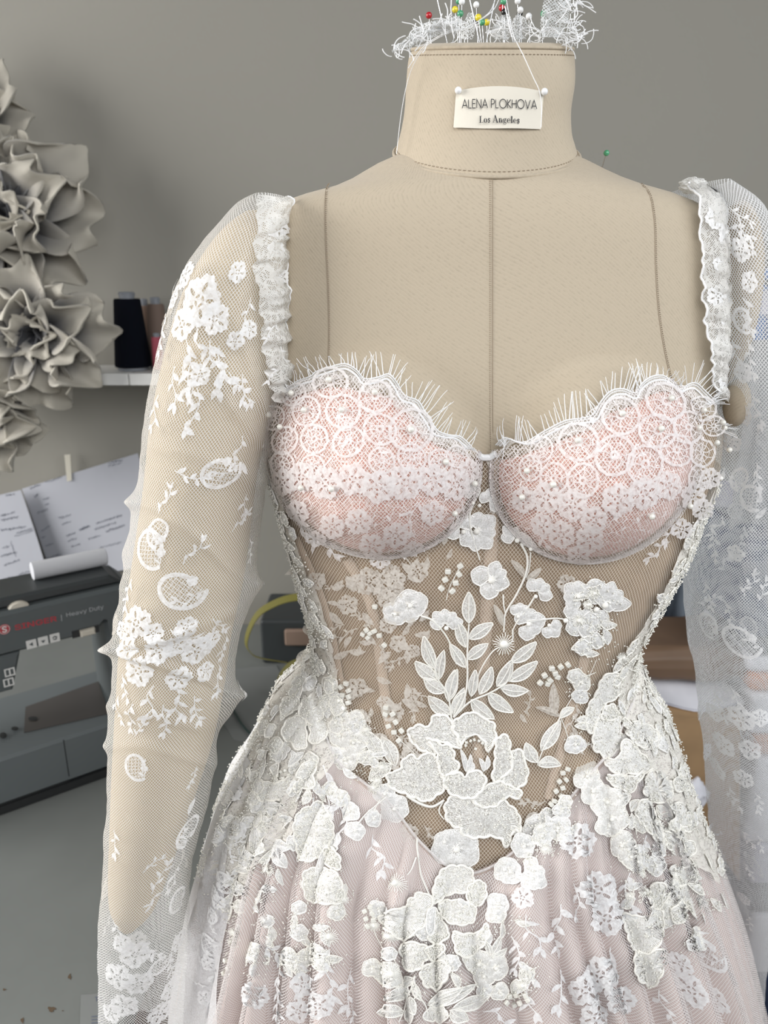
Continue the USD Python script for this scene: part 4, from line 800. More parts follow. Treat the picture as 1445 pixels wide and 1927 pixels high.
# ruched lace straps at the shoulders
def strap(le, ri, label, seed, L, o0):
    a, b = catmull(le, per=8), catmull(ri, per=8); a = resample(a, np.linalg.norm(np.diff(a, axis=0), axis=1).sum() / 90); b = resample(b, np.linalg.norm(np.diff(b, axis=0), axis=1).sum() / 90); n = min(len(a), len(b))
    q = np.linspace(0, 1, 17); s = np.arange(n); out = []
    for k in q:
        wob = meshkit.noise(np.c_[s * .42, np.full(n, k * 1.2), np.full(n, seed * 3.1)], seed) - .5
        out.append(L(a[:n] * (1 - k) + b[:n] * k + np.c_[1.5 * wob * (1 if k in (0, 1) else 0), 0 * wob], o0 + .0055 * (wob + .3) + .0035 * np.sin(PI * k)))
    P = np.stack(out, 1)
    sheetgrid('strap', P, 'strap_net', label=label)
    e = P[:, -1] if seed == 1 else P[:, 0]; obj('strap_edge', tube(e, .0007, 6), 'white_thread', dress, smooth=60)
def LRS(p, off):                                       # the right strap runs from the chest over the armhole onto the sleeve
    w = np.clip((p[:, 0] - 1338) / 34, 0, 1); w = (w * w * (3 - 2 * w))[:, None]; a, b = LB(np.minimum(p, [1352, 9e9]), off + .003), LSR(p, off); return a * (1 - w) + b * w
strap([(480, 380), (474, 450), (472, 520), (482, 600), (492, 690), (503, 756)], [(536, 366), (532, 420), (530, 500), (532, 580), (537, 650), (548, 742)], 'ruched lace shoulder strap at the left', 1, LSL, .0022)
strap([(1286, 362), (1297, 400), (1305, 460), (1307, 540), (1311, 620), (1319, 690), (1328, 745)], [(1338, 376), (1368, 402), (1384, 470), (1386, 560), (1382, 640), (1376, 700), (1362, 770)], 'ruched lace shoulder strap at the right', 2, LRS, .0026)
kn = at_y([(1303, 349)], .525)[0]; ic = trimesh.creation.icosphere(4); v = np.array(ic.vertices); v = v * (np.array([.0085, .007, .0050]) * (1 + .5 * (meshkit.fbm(v * 3.2, 3, 9)[:, None] - .5))) + kn
obj('strap_knot', (v, ic.faces), 'strap_net', dress, smooth=True, uv=v[:, [0, 2]] * 1.5, label='gathered end of the strap standing up on the shoulder')

# ------------------------------------------------------------------ embroidery: traced outlines laid on the dress in relief
SX, SY = SEAM[:, 0], SEAM[:, 1]
def below_seam(p): return p[1] > np.interp(p[0], SX, SY) + 4
class Map:
    """2-D drawing (unit: one photo pixel, about a third of a millimetre) -> dress surface, h metres above it."""
    def __init__(s, L, off): s.L, s.off = L, off
    def __call__(s, p, h=0.0): return s.L(p, s.off + np.asarray(h, float))
    def frame(s, p): r = s.L.all(p); return r[:, :3], r[:, 3:6]
    def outside(s, p): return np.isnan(s.L.f(p)[:, 0]).mean()
MB, MS, MC = Map(LB, .0062), Map(LS, .0012), Map(LB, .0088)
def pick(p): return MS if below_seam(p) else MB
BEADS = []; PARTS = {}
def relief(outline, M_, cord=2.2, dome=.0008, step=4.0, closed_pts=None, rings=(0, .22, .5, .78), lobe=0.0):
    """A petal or leaf: stitched fill slightly domed, with a corded edge; uv.x tells cord from fill."""
    c = resample(closed_pts if closed_pts is not None else catmull(outline, True, 5), step, True); n = len(c); px = .00034
    if lobe:                               # small scallops along the edge
        t_ = np.roll(c, -1, 0) - np.roll(c, 1, 0); t_ /= np.linalg.norm(t_, axis=1, keepdims=True) + 1e-9; nn_ = np.stack([t_[:, 1], -t_[:, 0]], 1); nn_ *= np.sign(Polygon(c).exterior.is_ccw - .5)
        K_ = max(4, round(n * step / 21)); c = c + nn_ * (lobe * (np.abs(np.sin(PI * K_ * np.arange(n) / n + c[0, 0])) ** .8 - .55))[:, None]
    if M_.outside(c) > .06: return None
    cen = c.mean(0); V, UV, Fc = [], [], []; per = np.concatenate([[0], np.cumsum(np.linalg.norm(np.diff(np.vstack([c, c[:1]]), axis=0), axis=1))])[:-1] * px
    for t in rings:
        V.append(M_(c + (cen - c) * t, dome * (1 - (1 - t) ** 2) + .0001)); UV.append(np.c_[np.full(n, t * .5), per])
    V.append(M_(cen[None], dome)); UV.append([[.5, 0]]); m = len(rings); k = np.arange(n); k2 = (k + 1) % n
    for i in range(m - 1): Fc += [np.stack([i * n + k, i * n + k2, (i + 1) * n + k2], 1), np.stack([i * n + k, (i + 1) * n + k2, (i + 1) * n + k], 1)]
    Fc.append(np.stack([(m - 1) * n + k, (m - 1) * n + k2, np.full(n, m * n)], 1)); v = np.vstack(V); uv = np.vstack(UV); f = np.vstack(Fc)
    # face the outside
    a, nn = M_.frame(cen[None]); fn = np.cross(v[f[:, 1]] - v[f[:, 0]], v[f[:, 2]] - v[f[:, 0]]).sum(0)
    if fn @ nn[0] < 0: f = f[:, ::-1]
    if cord > 0:
        tv, tf = tube(M_(c, cord * px * .45), cord * px, 5, closed=True)
        uv = np.vstack([uv, np.c_[np.ones(len(tv)), np.repeat(per, 5) * 1.3]]); f = np.vstack([f, tf + len(v)]); v = np.vstack([v, tv])
    return v, f, uv
def part(name, g, mname, parent=None, label=None): return g and obj(name, (g[0], g[1]), mname, parent if parent is not None else dress, smooth=True, uv=g[2], label=label)
def leaf_pts(b, t, w, bend=0.0):
    b, t = np.asarray(b, float), np.asarray(t, float); d = t - b; n = np.array([-d[1], d[0]]) / (np.linalg.norm(d) + 1e-9); s = np.linspace(0, 1, 9)
    prof = np.sin(PI * s ** .85) ** .9 * w / 2; mid = b + d * s[:, None] + n * (bend * np.sin(PI * s))[:, None]
    return np.vstack([mid + n * prof[:, None], (mid - n * prof[:, None])[-2:0:-1]])
def leaf(b, t, w, bend=0., m='embroidery', M_=None, name='leaf', cord=1.5, vein=True, parent=None):
    M_ = M_ or pick((np.asarray(b) + t) / 2); p = leaf_pts(b, t, w, bend); g = relief(None, M_, cord, .0007, 4.5, closed_pts=p, rings=(0, .4))
    if g is None: return None
    if vein:
        b_, t_ = np.asarray(b, float), np.asarray(t, float); d = t_ - b_; n = np.array([-d[1], d[0]]) / (np.linalg.norm(d) + 1e-9); s = np.linspace(.05, .85, 6); tv, tf = tube(M_(b_ + d * s[:, None] + n * (bend * np.sin(PI * s))[:, None], .0009), .00030, 4)
        g = (np.vstack([g[0], tv]), np.vstack([g[1], tf + len(g[0])]), np.vstack([g[2], np.c_[np.ones(len(tv)), np.repeat(np.arange(6) * .002, 4).repeat(1)[:24].tolist() + [0] * (len(tv) - 24)]]))
    return part(name, g, m, parent)
def stem(px, r=2.0, m='cord_white', M_=None, parent=None, name='stem'):
    c = resample(catmull(px, per=6), 4); M_ = M_ or pick(c[len(c) // 2]); rr = r * .00034 * (1 - .35 * np.linspace(0, 1, len(c)))
    return obj(name, tube(M_(c, r * .00034 * .6), rr, 6), m, parent if parent is not None else dress, smooth=60)
def petal_at(c, ang, L, W, lob=2, r=None):             # an obovate petal pointing at "ang" from c, with a lobed end
    s = np.linspace(-1, 1, 15); d = np.array([math.cos(ang), math.sin(ang)]); n = np.array([-d[1], d[0]]); ln = L * (1 - .38 * np.abs(s) ** 2.4) * (1 + .06 * np.cos(s * PI * lob))
    out = np.asarray(c) + d * (ln * (1 - .45 * s ** 6))[:, None] + n * (W / 2 * np.sin(s * PI / 2))[:, None]
    return np.vstack([np.asarray(c) + d * L * .10, out])
def blossom(c, R0, n=5, rot=0.0, m='embroidery_white', spread=2 * PI, knot=True, M_=None, name='blossom', calyx=None):
    R = R0 * 1.22; c = np.asarray(c, float); M_ = M_ or pick(c); x = UsdGeom.Xform.Define(stage, path_for(name, dress)).GetPrim()
    for i in range(n):
        a = rot + (spread * (i + .5) / n - spread / 2 if spread < 6 else spread * i / n); q = petal_at(c, a, R * (1 + .10 * math.sin(i * 2.7 + R)), min(R * 1.25, spread * R / n * 1.12))
        part('petal', relief(None, M_, 1.2, .0009, 3.2, closed_pts=q, rings=(0, .35, .7)), m, x)
    if knot:
        k = c if calyx is None else np.asarray(calyx, float); v = np.array(KN.vertices); P0, N0 = M_.frame(k[None]); obj('knot', (v * (R * .155 * .00034) + P0[0] + N0[0] * (M_.off + .0012), KN.faces), 'cord_white', x, smooth=True)
    return x
KN = trimesh.creation.icosphere(2)
def square_bead(p, ang=0., s=4.6, parent=None, M_=None):
    M_ = M_ or pick(p); P0, N0 = M_.frame(np.atleast_2d(p)); n = N0[0]; u = np.cross([0, 0, 1.0], n); u /= np.linalg.norm(u); w = np.cross(n, u); k = s * 1.2 * .00034
    b = SQB; v = np.array(b.vertices); R_ = np.stack([u * math.cos(ang) + w * math.sin(ang), -u * math.sin(ang) + w * math.cos(ang), n], 0)
    return obj('square_bead', (v * [k, k * .85, k * .8] @ R_ + P0[0] + n * (M_.off + .0010), b.faces), 'bead_ivory', parent, smooth=40)
SQB = bbox(-1, 1, -1, 1, -1, 1, .35)
def bead_cluster(pts, stem_px=None, s=4.6):
    x = UsdGeom.Xform.Define(stage, path_for('bead_spray', dress)).GetPrim()
    for i, p in enumerate(pts): square_bead(p, .9 * math.sin(i * 2.3), s, x)
    if stem_px: stem(stem_px, 1.4, parent=x)
def scatter_beads(outline, n, M_, h=.0011, seed=0):
    pg = Polygon(catmull(outline, True, 5)).buffer(0); r = np.random.default_rng(seed); x0, y0, x1, y1 = pg.bounds
    q = r.uniform((x0, y0), (x1, y1), (n * 3, 2)); q = q[shapely.contains_xy(pg.buffer(-2), q[:, 0], q[:, 1])][:n]
    if len(q): P0, N0 = M_.frame(q); BEADS.append(P0 + N0 * (M_.off + h))
def crop(pts, x0, y0, s): return [(x0 + a / s, y0 + b / s) for a, b in pts]

# --- the large flower at the front
FL = lambda p: crop(p, 640, 1280, 3.284)
big = UsdGeom.Xform.Define(stage, path_for('large_flower', dress)).GetPrim()
BIG = [
 ([(430, 300), (490, 258), (555, 268), (575, 205), (630, 190), (680, 220), (690, 280), (725, 330), (735, 400), (650, 360), (560, 345), (545, 370), (595, 430), (510, 410), (455, 360)], 0),
 ([(700, 290), (705, 230), (760, 190), (800, 170), (860, 190), (880, 215), (935, 240), (945, 290), (950, 340), (920, 390), (905, 420), (880, 350), (820, 310), (760, 345), (735, 390), (720, 330)], 0),
 ([(305, 580), (320, 550), (380, 530), (400, 470), (450, 440), (490, 465), (530, 430), (590, 445), (610, 500), (620, 560), (650, 600), (640, 650), (590, 690), (540, 720), (470, 700), (400, 670), (330, 640)], .0002),
 ([(545, 345), (590, 350), (620, 375), (670, 380), (700, 420), (695, 450), (725, 490), (720, 530), (680, 540), (650, 590), (610, 500), (600, 420)], .0008),
 ([(1040, 430), (1080, 405), (1115, 430), (1120, 480), (1140, 520), (1130, 600), (1080, 640), (1020, 640), (990, 600), (1010, 560), (1045, 530), (1050, 470)], .0002),
 ([(950, 400), (960, 340), (1000, 315), (1030, 340), (1035, 400), (1045, 470), (1040, 530), (1000, 560), (960, 600), (930, 580), (945, 500)], .0006),
 ([(650, 740), (680, 700), (720, 695), (800, 710), (850, 750), (920, 755), (960, 730), (1000, 720), (1040, 750), (1080, 790), (1100, 860), (1090, 910), (1060, 890), (1020, 1000), (990, 950), (930, 930), (870, 935), (820, 940), (760, 920), (735, 880), (700, 870), (660, 830), (650, 780)], 0),
 ([(880, 640), (930, 610), (980, 600), (1040, 630), (1100, 660), (1090, 700), (1020, 690), (960, 740), (900, 755), (840, 740), (820, 710), (860, 670)], .0006),
 ([(640, 600), (660, 560), (730, 545), (770, 570), (800, 535), (860, 540), (890, 590), (870, 640), (840, 680), (790, 700), (730, 690), (670, 660)], .0011)]
for i, (o_, h_) in enumerate(BIG):
    m_ = Map(LB, .0064 + h_); p_ = FL(o_); part('petal', relief(p_, m_, 3.0, .0012, 3.2, lobe=3.2), 'embroidery', big); scatter_beads(p_, 70 if i in (2, 6) else 34, m_, .0014, i)
for b, t in (((770, 540), (738, 400)), ((775, 545), (800, 430)), ((790, 535), (815, 480)), ((880, 540), (850, 455)), ((890, 530), (900, 440))):
    leaf(FL([b])[0], FL([t])[0], 9, 3, 'embroidery_white', Map(LB, .0068), 'stamen', 1.0, False, big)
for i, p_ in enumerate([(775, 362), (800, 352), (822, 345), (850, 352), (870, 365), (892, 380), (830, 400), (905, 412), (770, 380)]):
    square_bead(FL([p_])[0], i, 2.4, big)
stem(FL([(420, 685), (470, 720), (530, 748), (580, 752), (640, 715)]), 3.6, parent=big); stem(FL([(640, 715), (610, 780), (640, 830)]), 2.0, parent=big)
stem(FL([(1060, 890), (1075, 950), (1040, 1000)]), 2.2, parent=big)
blossom((858, 1588), 33, 5, .5, 'embroidery_white'); blossom((836, 1574), 17, 4, 2.2)

# --- leafy branches above it
stem([(853, 1342), (872, 1305), (878, 1269), (878, 1218), (881, 1166)], 2.4)
for b, t, w in (((881, 1164), (881, 1104), 24), ((881, 1193), (926, 1163), 23), ((875, 1209), (859, 1158), 21), ((878, 1231), (916, 1202), 21), ((875, 1247), (846, 1202), 20), ((885, 1301), (893, 1250), 17), ((853, 1339), (872, 1285), 22), ((843, 1310), (856, 1250), 22)):
    leaf(b, t, w)
stem([(853, 1342), (881, 1312), (915, 1296), (935, 1285), (951, 1272), (958, 1240)], 2.2)
for b, t, w in (((900, 1297), (923, 1244), 22), ((932, 1282), (960, 1232), 22), ((958, 1237), (1005, 1198), 23), ((953, 1272), (1007, 1234), 23), ((939, 1285), (990, 1290), 22), ((916, 1295), (963, 1333), 25), ((885, 1307), (928, 1346), 25)):
    leaf(b, t, w, 3)
stem([(849, 1345), (843, 1298), (825, 1269), (818, 1240), (806, 1210)], 2.2)
for b, t, w in (((820, 1250), (799, 1187), 22), ((827, 1269), (836, 1214), 18), ((823, 1269), (783, 1235), 24), ((838, 1293), (799, 1266), 24), ((846, 1303), (860, 1250), 20), ((848, 1337), (807, 1300), 26), ((853, 1337), (874, 1292), 18)):
    leaf(b, t, w, -3)
stem([(794, 1150), (815, 1158), (836, 1182), (848, 1205), (858, 1240)], 2.2); stem([(850, 1345), (852, 1360), (853, 1375)], 2.4)
stem([(961, 1177), (958, 1200), (926, 1215), (900, 1256), (894, 1291)], 1.8)
# daisy of radiating stitches
def daisy(c, R):
    c = np.asarray(c, float); M_ = pick(c); ms = []
    for k in range(22):
        a = k * 2 * PI / 22; r1 = R * (.85 + .25 * ((k * 7) % 5) / 5); ms.append(tube(M_(c + np.outer(np.linspace(.15, 1, 4) * r1, [math.cos(a), math.sin(a)]), .0009), .00032, 4))
    x = UsdGeom.Xform.Define(stage, path_for('daisy', dress)).GetPrim(); obj('ray_stitches', join(ms), 'cord_white', x, smooth=60, kind='stuff')
    P0, N0 = M_.frame(c[None]); obj('knot', (np.array(KN.vertices) * R * .36 * .00034 * [1, 1, 1] + P0[0] + N0[0] * (M_.off + .001), KN.faces), 'cord_white', x, smooth=True)
daisy((945, 1202), 21); daisy((747, 1662), 18); daisy((620, 1760), 17); daisy((735, 1830), 18)
# --- small blossoms and their stems below the cups
stem([(890, 933), (883, 955), (883, 980), (888, 1004), (901, 1046)], 2.2); stem([(976, 1016), (988, 1041), (985, 1072), (968, 1110), (948, 1145), (945, 1180)], 2.4); stem([(994, 1032), (992, 1060), (986, 1078)], 1.6)
stem([(1002, 1113), (985, 1140), (970, 1160), (961, 1177)], 2.0); stem([(990, 1158), (1018, 1156), (1040, 1154), (1057, 1156)], 2.0); stem([(1085, 1092), (1100, 1110), (1118, 1128)], 2.0); stem([(944, 1110), (945, 1130), (948, 1145)], 1.8)
for c, R, n, rot, sp, cal in (((878, 922), 19, 4, -1.5, 3.4, (880, 938)), ((918, 940), 19, 4, -.9, 3.6, (900, 945)), ((866, 990), 24, 5, -2.2, 3.6, (871, 994)), ((895, 993), 30, 6, .5, 4.6, None), ((968, 1006), 24, 5, -1.75, 3.3, (969, 1010)), ((994, 1020), 20, 3, -1.35, 2.4, (994, 1025)),
    ((1006, 1106), 21, 4, -.9, 3.2, (1003, 1112)), ((990, 1164), 23, 5, -.3, 5.0, None), ((975, 1146), 16, 3, -1.6, 2.6, (971, 1150)), ((1028, 1168), 19, 3, .9, 2.6, (1027, 1166)), ((1060, 1157), 26, 4, -.1, 2.8, (1057, 1157)), ((1080, 1112), 22, 5, -2.4, 4.4, None), ((1128, 1128), 34, 5, -1.2, 2.9, None), ((1112, 1136), 30, 3, 1.7, 2.0, None), ((838, 1168), 24, 5, -1.6, 3.4, (840, 1172)), ((775, 1130), 24, 5, .3, 7, None), ((748, 1146), 18, 5, 1, 7, None)):
    blossom(c, R, n, rot, 'embroidery_white', sp, True, None, 'blossom', cal)
g4 = UsdGeom.Xform.Define(stage, path_for('blossom', dress)).GetPrim()
for a, L, W in ((-1.25, 34, 26), (-.55, 30, 22), (.25, 32, 26), (.75, 26, 18), (1.75, 34, 34), (-2.75, 37, 36)): part('petal', relief(None, MB, 1.6, .001, 3.4, closed_pts=petal_at((922, 1083), a, L, W)), 'embroidery_white', g4)
P0, N0 = MB.frame(np.array([[922., 1082.]])); obj('knot', (np.array(KN.vertices) * .0022 + P0[0] + N0[0] * .0076, KN.faces), 'cord_white', g4, smooth=True)
for b, t in (((985, 1078), (958, 1046)), ((987, 1082), (1014, 1060)), ((946, 1170), (930, 1140)), ((946, 1170), (926, 1128))): leaf(b, t, 12, 2, 'lace_ivory', None, 'wire_leaf', 1.0)
bead_cluster([(843, 1066), (865, 1056), (863, 1071), (838, 1081), (857, 1087), (831, 1097), (851, 1102)], [(866, 1056), (856, 1076), (846, 1096), (840, 1120)])
bead_cluster([(663, 1279), (667, 1293), (667, 1306), (666, 1319), (657, 1303), (654, 1287), (650, 1316), (658, 1330)])
bead_cluster([(732, 1324), (744, 1337), (749, 1353), (736, 1361), (746, 1372), (759, 1369), (754, 1387), (731, 1338)], [(752, 1385), (768, 1398), (790, 1420)])
bead_cluster([(1031, 1247), (1047, 1244), (1060, 1240), (1018, 1260), (1037, 1256), (1028, 1269), (1010, 1274), (1023, 1276), (1041, 1263)], [(1070, 1250), (1090, 1262), (1110, 1256)])
bead_cluster([(1051, 1447), (1045, 1463), (1057, 1460), (1039, 1481), (1051, 1475), (1030, 1505), (1048, 1490), (1036, 1499), (1060, 1440)], s=4.2)
bead_cluster([(712, 1132), (704, 1182), (697, 1176), (711, 1178), (720, 1186), (729, 1204), (700, 1190), (691, 1184)], s=4.2)
bead_cluster([(697, 1704), (688, 1712), (700, 1716), (690, 1726), (702, 1728), (692, 1740)], [(700, 1740), (712, 1770), (730, 1790)], 4.0)
bead_cluster([(955, 1872), (973, 1869), (991, 1870), (950, 1884), (965, 1888), (981, 1884), (995, 1878)], [(935, 1860), (955, 1878), (995, 1866)], 4.0)
bead_cluster([(428, 1806), (431, 1818), (424, 1828), (436, 1830), (440, 1812)], s=4.0)
bead_cluster([(1262, 1545), (1268, 1552), (1274, 1545), (1259, 1556), (1270, 1561), (1280, 1555)], s=3.2)
bead_cluster([(533, 1452), (540, 1449), (526, 1460), (536, 1463), (546, 1456), (522, 1448)], s=3.0)
# --- right branch
leaf((1012, 1406), (1047, 1349), 25, 2); leaf((1005, 1428), (984, 1391), 23, -3); leaf((1006, 1432), (1049, 1434), 21, -6); stem([(1047, 1342), (1020, 1395), (1006, 1430)], 1.8)
leaf((1037, 1339), (1034, 1276), 18, 0, 'lace_ivory', None, 'sheer_leaf', .8); leaf((1047, 1342), (1002, 1322), 13, 3, 'lace_ivory', None, 'sheer_leaf', .8); stem([(1047, 1342), (1070, 1300), (1098, 1262), (1112, 1232)], 1.2); stem([(1047, 1342), (1060, 1380), (1066, 1410)], 1.2)
leaf((1134, 1193), (1066, 1213), 26, 4, 'embroidery_dense')
for b, t, w in (((722, 1423), (690, 1368), 27), ((748, 1435), (722, 1380), 25), ((740, 1432), (699, 1463), 27)): leaf(b, t, w, 3)
for c, R, n in (((661, 1527), 14, 5), ((669, 1563), 14, 5), ((702, 1539), 13, 5), ((728, 1487), 16, 5), ((745, 1514), 21, 6), ((1002, 1548), 18, 5), ((1048, 1556), 19, 5), ((1020, 1572), 15, 5), ((985, 1590), 19, 6), ((960, 1640), 20, 5), ((1003, 1655), 17, 6), ((1005, 1640), 13, 5), ((938, 1702), 17, 5)): blossom(c, R, n, c[0] * .37, 'embroidery_white')
stem([(671, 1555), (690, 1530), (728, 1498)], 1.8); stem([(702, 1532), (708, 1515), (716, 1504)], 1.6)

# --- the large skirt flower
SK = lambda p: crop(p, 640, 1560, 4.014)
sk = UsdGeom.Xform.Define(stage, path_for('large_flower', dress)).GetPrim()
SKF = [([(700, 560), (690, 480), (720, 380), (770, 300), (850, 270), (960, 280), (1000, 330), (1000, 440), (960, 480), (880, 480), (780, 510)], 0), ([(280, 650), (340, 640), (440, 590), (490, 580), (500, 530), (560, 520), (580, 490), (640, 490), (690, 540), (660, 600), (640, 660), (630, 720), (560, 780), (510, 830), (430, 820), (380, 770), (330, 720)], .0002),
 ([(1000, 400), (1060, 380), (1100, 430), (1110, 510), (1070, 570), (1000, 580), (960, 540), (960, 450)], .0004), ([(850, 780), (900, 790), (980, 790), (1060, 780), (1110, 720), (1130, 780), (1090, 860), (1020, 920), (980, 950), (920, 960), (880, 930), (860, 860)], .0002),
 ([(430, 900), (470, 860), (560, 850), (640, 880), (660, 950), (620, 1000), (590, 1050), (540, 1060), (470, 1020), (460, 960)], 0), ([(610, 1050), (680, 1000), (780, 990), (830, 1040), (800, 1140), (730, 1215), (690, 1190), (640, 1180), (610, 1110)], 0), ([(640, 900), (700, 860), (780, 870), (790, 930), (730, 960), (690, 985), (650, 950)], .0004), ([(730, 570), (830, 540), (960, 560), (1020, 600), (1010, 680), (940, 720), (860, 720), (790, 680)], .0006),
 ([(690, 600), (740, 640), (790, 720), (820, 800), (760, 860), (690, 850), (650, 800), (700, 760)], .0001)]
for i, (o_, h_) in enumerate(SKF): m_ = Map(LS, .0014 + h_); p_ = SK(o_); part('petal', relief(p_, m_, 2.6, .0012, 3.2, lobe=3.2), 'embroidery_dense', sk); scatter_beads(p_, 60, m_, .0014, 20 + i)
part('bud', relief(SK([(700, 590), (650, 620), (640, 690), (640, 760), (665, 800), (690, 760), (695, 680)]), Map(LS, .0022), 2.0, .0022, 3.4), 'embroidery_white', sk); part('bud', relief(SK([(880, 535), (910, 530), (950, 560), (970, 585), (930, 590), (895, 565)]), Map(LS, .0026), 1.6, .0014, 3.4), 'embroidery_white', sk)
stem(SK([(580, 60), (580, 200), (620, 380), (690, 550)]), 2.2); stem(SK([(565, 210), (530, 300), (500, 345)]), 1.8); stem(SK([(700, 560), (690, 470), (740, 340), (800, 280)]), 2.2); stem(SK([(700, 560), (780, 510), (880, 480)]), 2.2)
stem(SK([(570, 1100), (540, 1220), (480, 1340), (430, 1450)]), 2.2); stem(SK([(560, 1110), (590, 1240), (640, 1330), (650, 1420)]), 2.0)
for b, t, w in (((530, 1220), (335, 1290), 24), ((560, 1120), (460, 1200), 20), ((470, 1380), (270, 1380), 24), ((540, 1260), (570, 1400), 18), ((520, 1330), (540, 1470), 22), ((650, 1320), (920, 1190), 26), ((660, 1340), (1030, 1160), 22), ((660, 1350), (700, 1450), 24), ((850, 1350), (1140, 1240), 26), ((840, 1360), (960, 1440), 26), ((1130, 960), (1095, 840), 10), ((1130, 960), (1200, 800), 14), ((1135, 965), (1260, 890), 12)): leaf(SK([b])[0], SK([t])[0], w, 3)
for c, R in (((1180, 640), 15), ((1050, 1010), 22), ((1170, 1040), 20), ((1090, 1100), 18), ((340, 1080), 18), ((240, 1040), 14), ((380, 1120), 16), ((1240, 300), 17), ((1200, 1220), 13)): blossom(SK([c])[0], R, 5, c[0], 'embroidery_dense')

# --- left hip
LH = lambda p: crop(p, 420, 1240, 4.188)
def petals(flower_label, lst, conv, mname='embroidery_dense', cord=2.4, beads=40, seed=0):
    x = UsdGeom.Xform.Define(stage, path_for('large_flower', dress)).GetPrim()
    for i, o_ in enumerate(lst):
        p_ = conv(o_); c_ = np.mean(p_, 0); m_ = Map(LS if below_seam(c_) else LB, (.0014 if below_seam(c_) else .0064) + .0004 * (i % 3)); part('petal', relief(p_, m_, cord, .0013, 3.4, lobe=3.0), mname, x); scatter_beads(p_, beads, m_, .0015, seed + i)
petals('', [[(610, 450), (640, 340), (690, 300), (760, 280), (790, 340), (800, 420), (870, 400), (880, 520), (830, 600), (760, 660), (690, 650), (700, 560), (670, 480)], [(480, 330), (600, 310), (610, 390), (520, 450), (470, 480)], [(480, 600), (500, 520), (580, 460), (660, 470), (670, 560), (665, 680), (600, 710), (550, 660), (500, 630)], [(365, 690), (400, 640), (460, 620), (470, 680), (420, 740)]], LH, seed=40)
petals('', [[(650, 760), (730, 750), (750, 830), (720, 930), (720, 1010), (650, 1020), (570, 1040), (555, 1000), (620, 900)], [(270, 1070), (290, 980), (350, 960), (430, 980), (500, 940), (565, 910), (540, 1000), (490, 1090), (400, 1110), (310, 1110)]], LH, seed=50)
petals('', [[(560, 1340), (610, 1200), (690, 1150), (760, 1110), (830, 1210), (870, 1370), (800, 1480), (740, 1560), (650, 1590), (590, 1540)], [(640, 1700), (700, 1640), (800, 1650), (900, 1680), (940, 1800), (930, 1900), (800, 1920), (660, 1880)], [(800, 1480), (880, 1490), (930, 1560), (920, 1650), (840, 1620), (790, 1560)]], LH, beads=110, seed=60)
part('bud', relief(LH([(785, 1500), (745, 1590), (720, 1690), (730, 1765), (770, 1690), (805, 1580)]), Map(LS, .0026), 1.6, .0018, 3.4), 'embroidery_white')
stem(LH([(870, 1380), (830, 1460), (785, 1510)]), 2.4); stem(LH([(640, 1370), (700, 1400), (780, 1500)]), 3.0); stem(LH([(210, 1660), (185, 1520), (200, 1380), (240, 1260)]), 1.4)
for b, t, w in (((640, 735), (520, 850), 14), ((560, 790), (545, 720), 10), ((430, 830), (450, 700), 13), ((480, 800), (470, 690), 12), ((520, 740), (500, 690), 10), ((640, 930), (640, 850), 16), ((470, 1150), (235, 1200), 20), ((560, 1260), (310, 1310), 22), ((240, 1520), (260, 1310), 20), ((345, 1620), (330, 1410), 22), ((340, 1440), (540, 1480), 24), ((420, 1500), (500, 1640), 24), ((300, 1820), (270, 1900), 16), ((430, 1650), (470, 1780), 10)): leaf(LH([b])[0], LH([t])[0], w, 3, 'embroidery_white')
for c, R in (((1005, 1210), 13), ((620, 200), 13), ((980, 470), 14), ((960, 590), 18), ((40, 1440), 12), ((1000, 770), 18), ((1060, 640), 20)): blossom(LH([c])[0], R, 5, c[0], 'embroidery_dense')
# --- right hip
RH = lambda p: crop(p, 1040, 1200, 3.853)
petals('', [[(220, 460), (270, 370), (310, 260), (380, 220), (440, 260), (420, 400), (330, 460), (280, 560), (250, 670), (210, 640), (205, 540)], [(250, 700), (280, 580), (370, 540), (430, 570), (430, 660), (470, 730), (350, 850), (310, 820), (260, 790)], [(320, 490), (370, 460), (400, 500), (420, 560), (350, 580), (300, 560)]], RH, beads=50, seed=70)
petals('', [[(350, 870), (430, 880), (480, 840), (500, 740), (560, 760), (690, 880), (720, 940), (640, 980), (560, 980), (480, 990), (400, 940)], [(395, 990), (480, 1000), (590, 1000), (650, 960), (600, 1060), (560, 1120), (480, 1090), (410, 1040)], [(660, 1020), (720, 960), (800, 1010), (850, 1100), (820, 1170), (720, 1180), (650, 1130)], [(480, 560), (560, 600), (700, 640), (760, 720), (700, 760), (640, 790), (560, 720), (480, 650)]], RH, beads=60, seed=80)
petals('', [[(600, 1250), (640, 1170), (700, 1190), (760, 1320), (800, 1470), (760, 1480), (690, 1400), (620, 1310)], [(810, 1390), (900, 1440), (1010, 1480), (1010, 1560), (940, 1580), (860, 1540), (820, 1470)], [(880, 1010), (940, 1030), (970, 1090), (900, 1110), (860, 1060)], [(840, 1230), (900, 1190), (990, 1260), (1020, 1360), (950, 1400), (880, 1320)]], RH, beads=50, seed=90)
for b, t, w in (((750, 1210), (830, 1260), 16), ((760, 1240), (850, 1320), 14), ((470, 540), (640, 760), 14), ((120, 480), (20, 560), 16), ((830, 1700), (960, 1650), 26), ((840, 1740), (900, 1900), 30), ((860, 1730), (1000, 1800), 30), ((690, 1400), (610, 1330), 14), ((620, 1170), (560, 1260), 16)): leaf(RH([b])[0], RH([t])[0], w, 3, 'embroidery_dense')
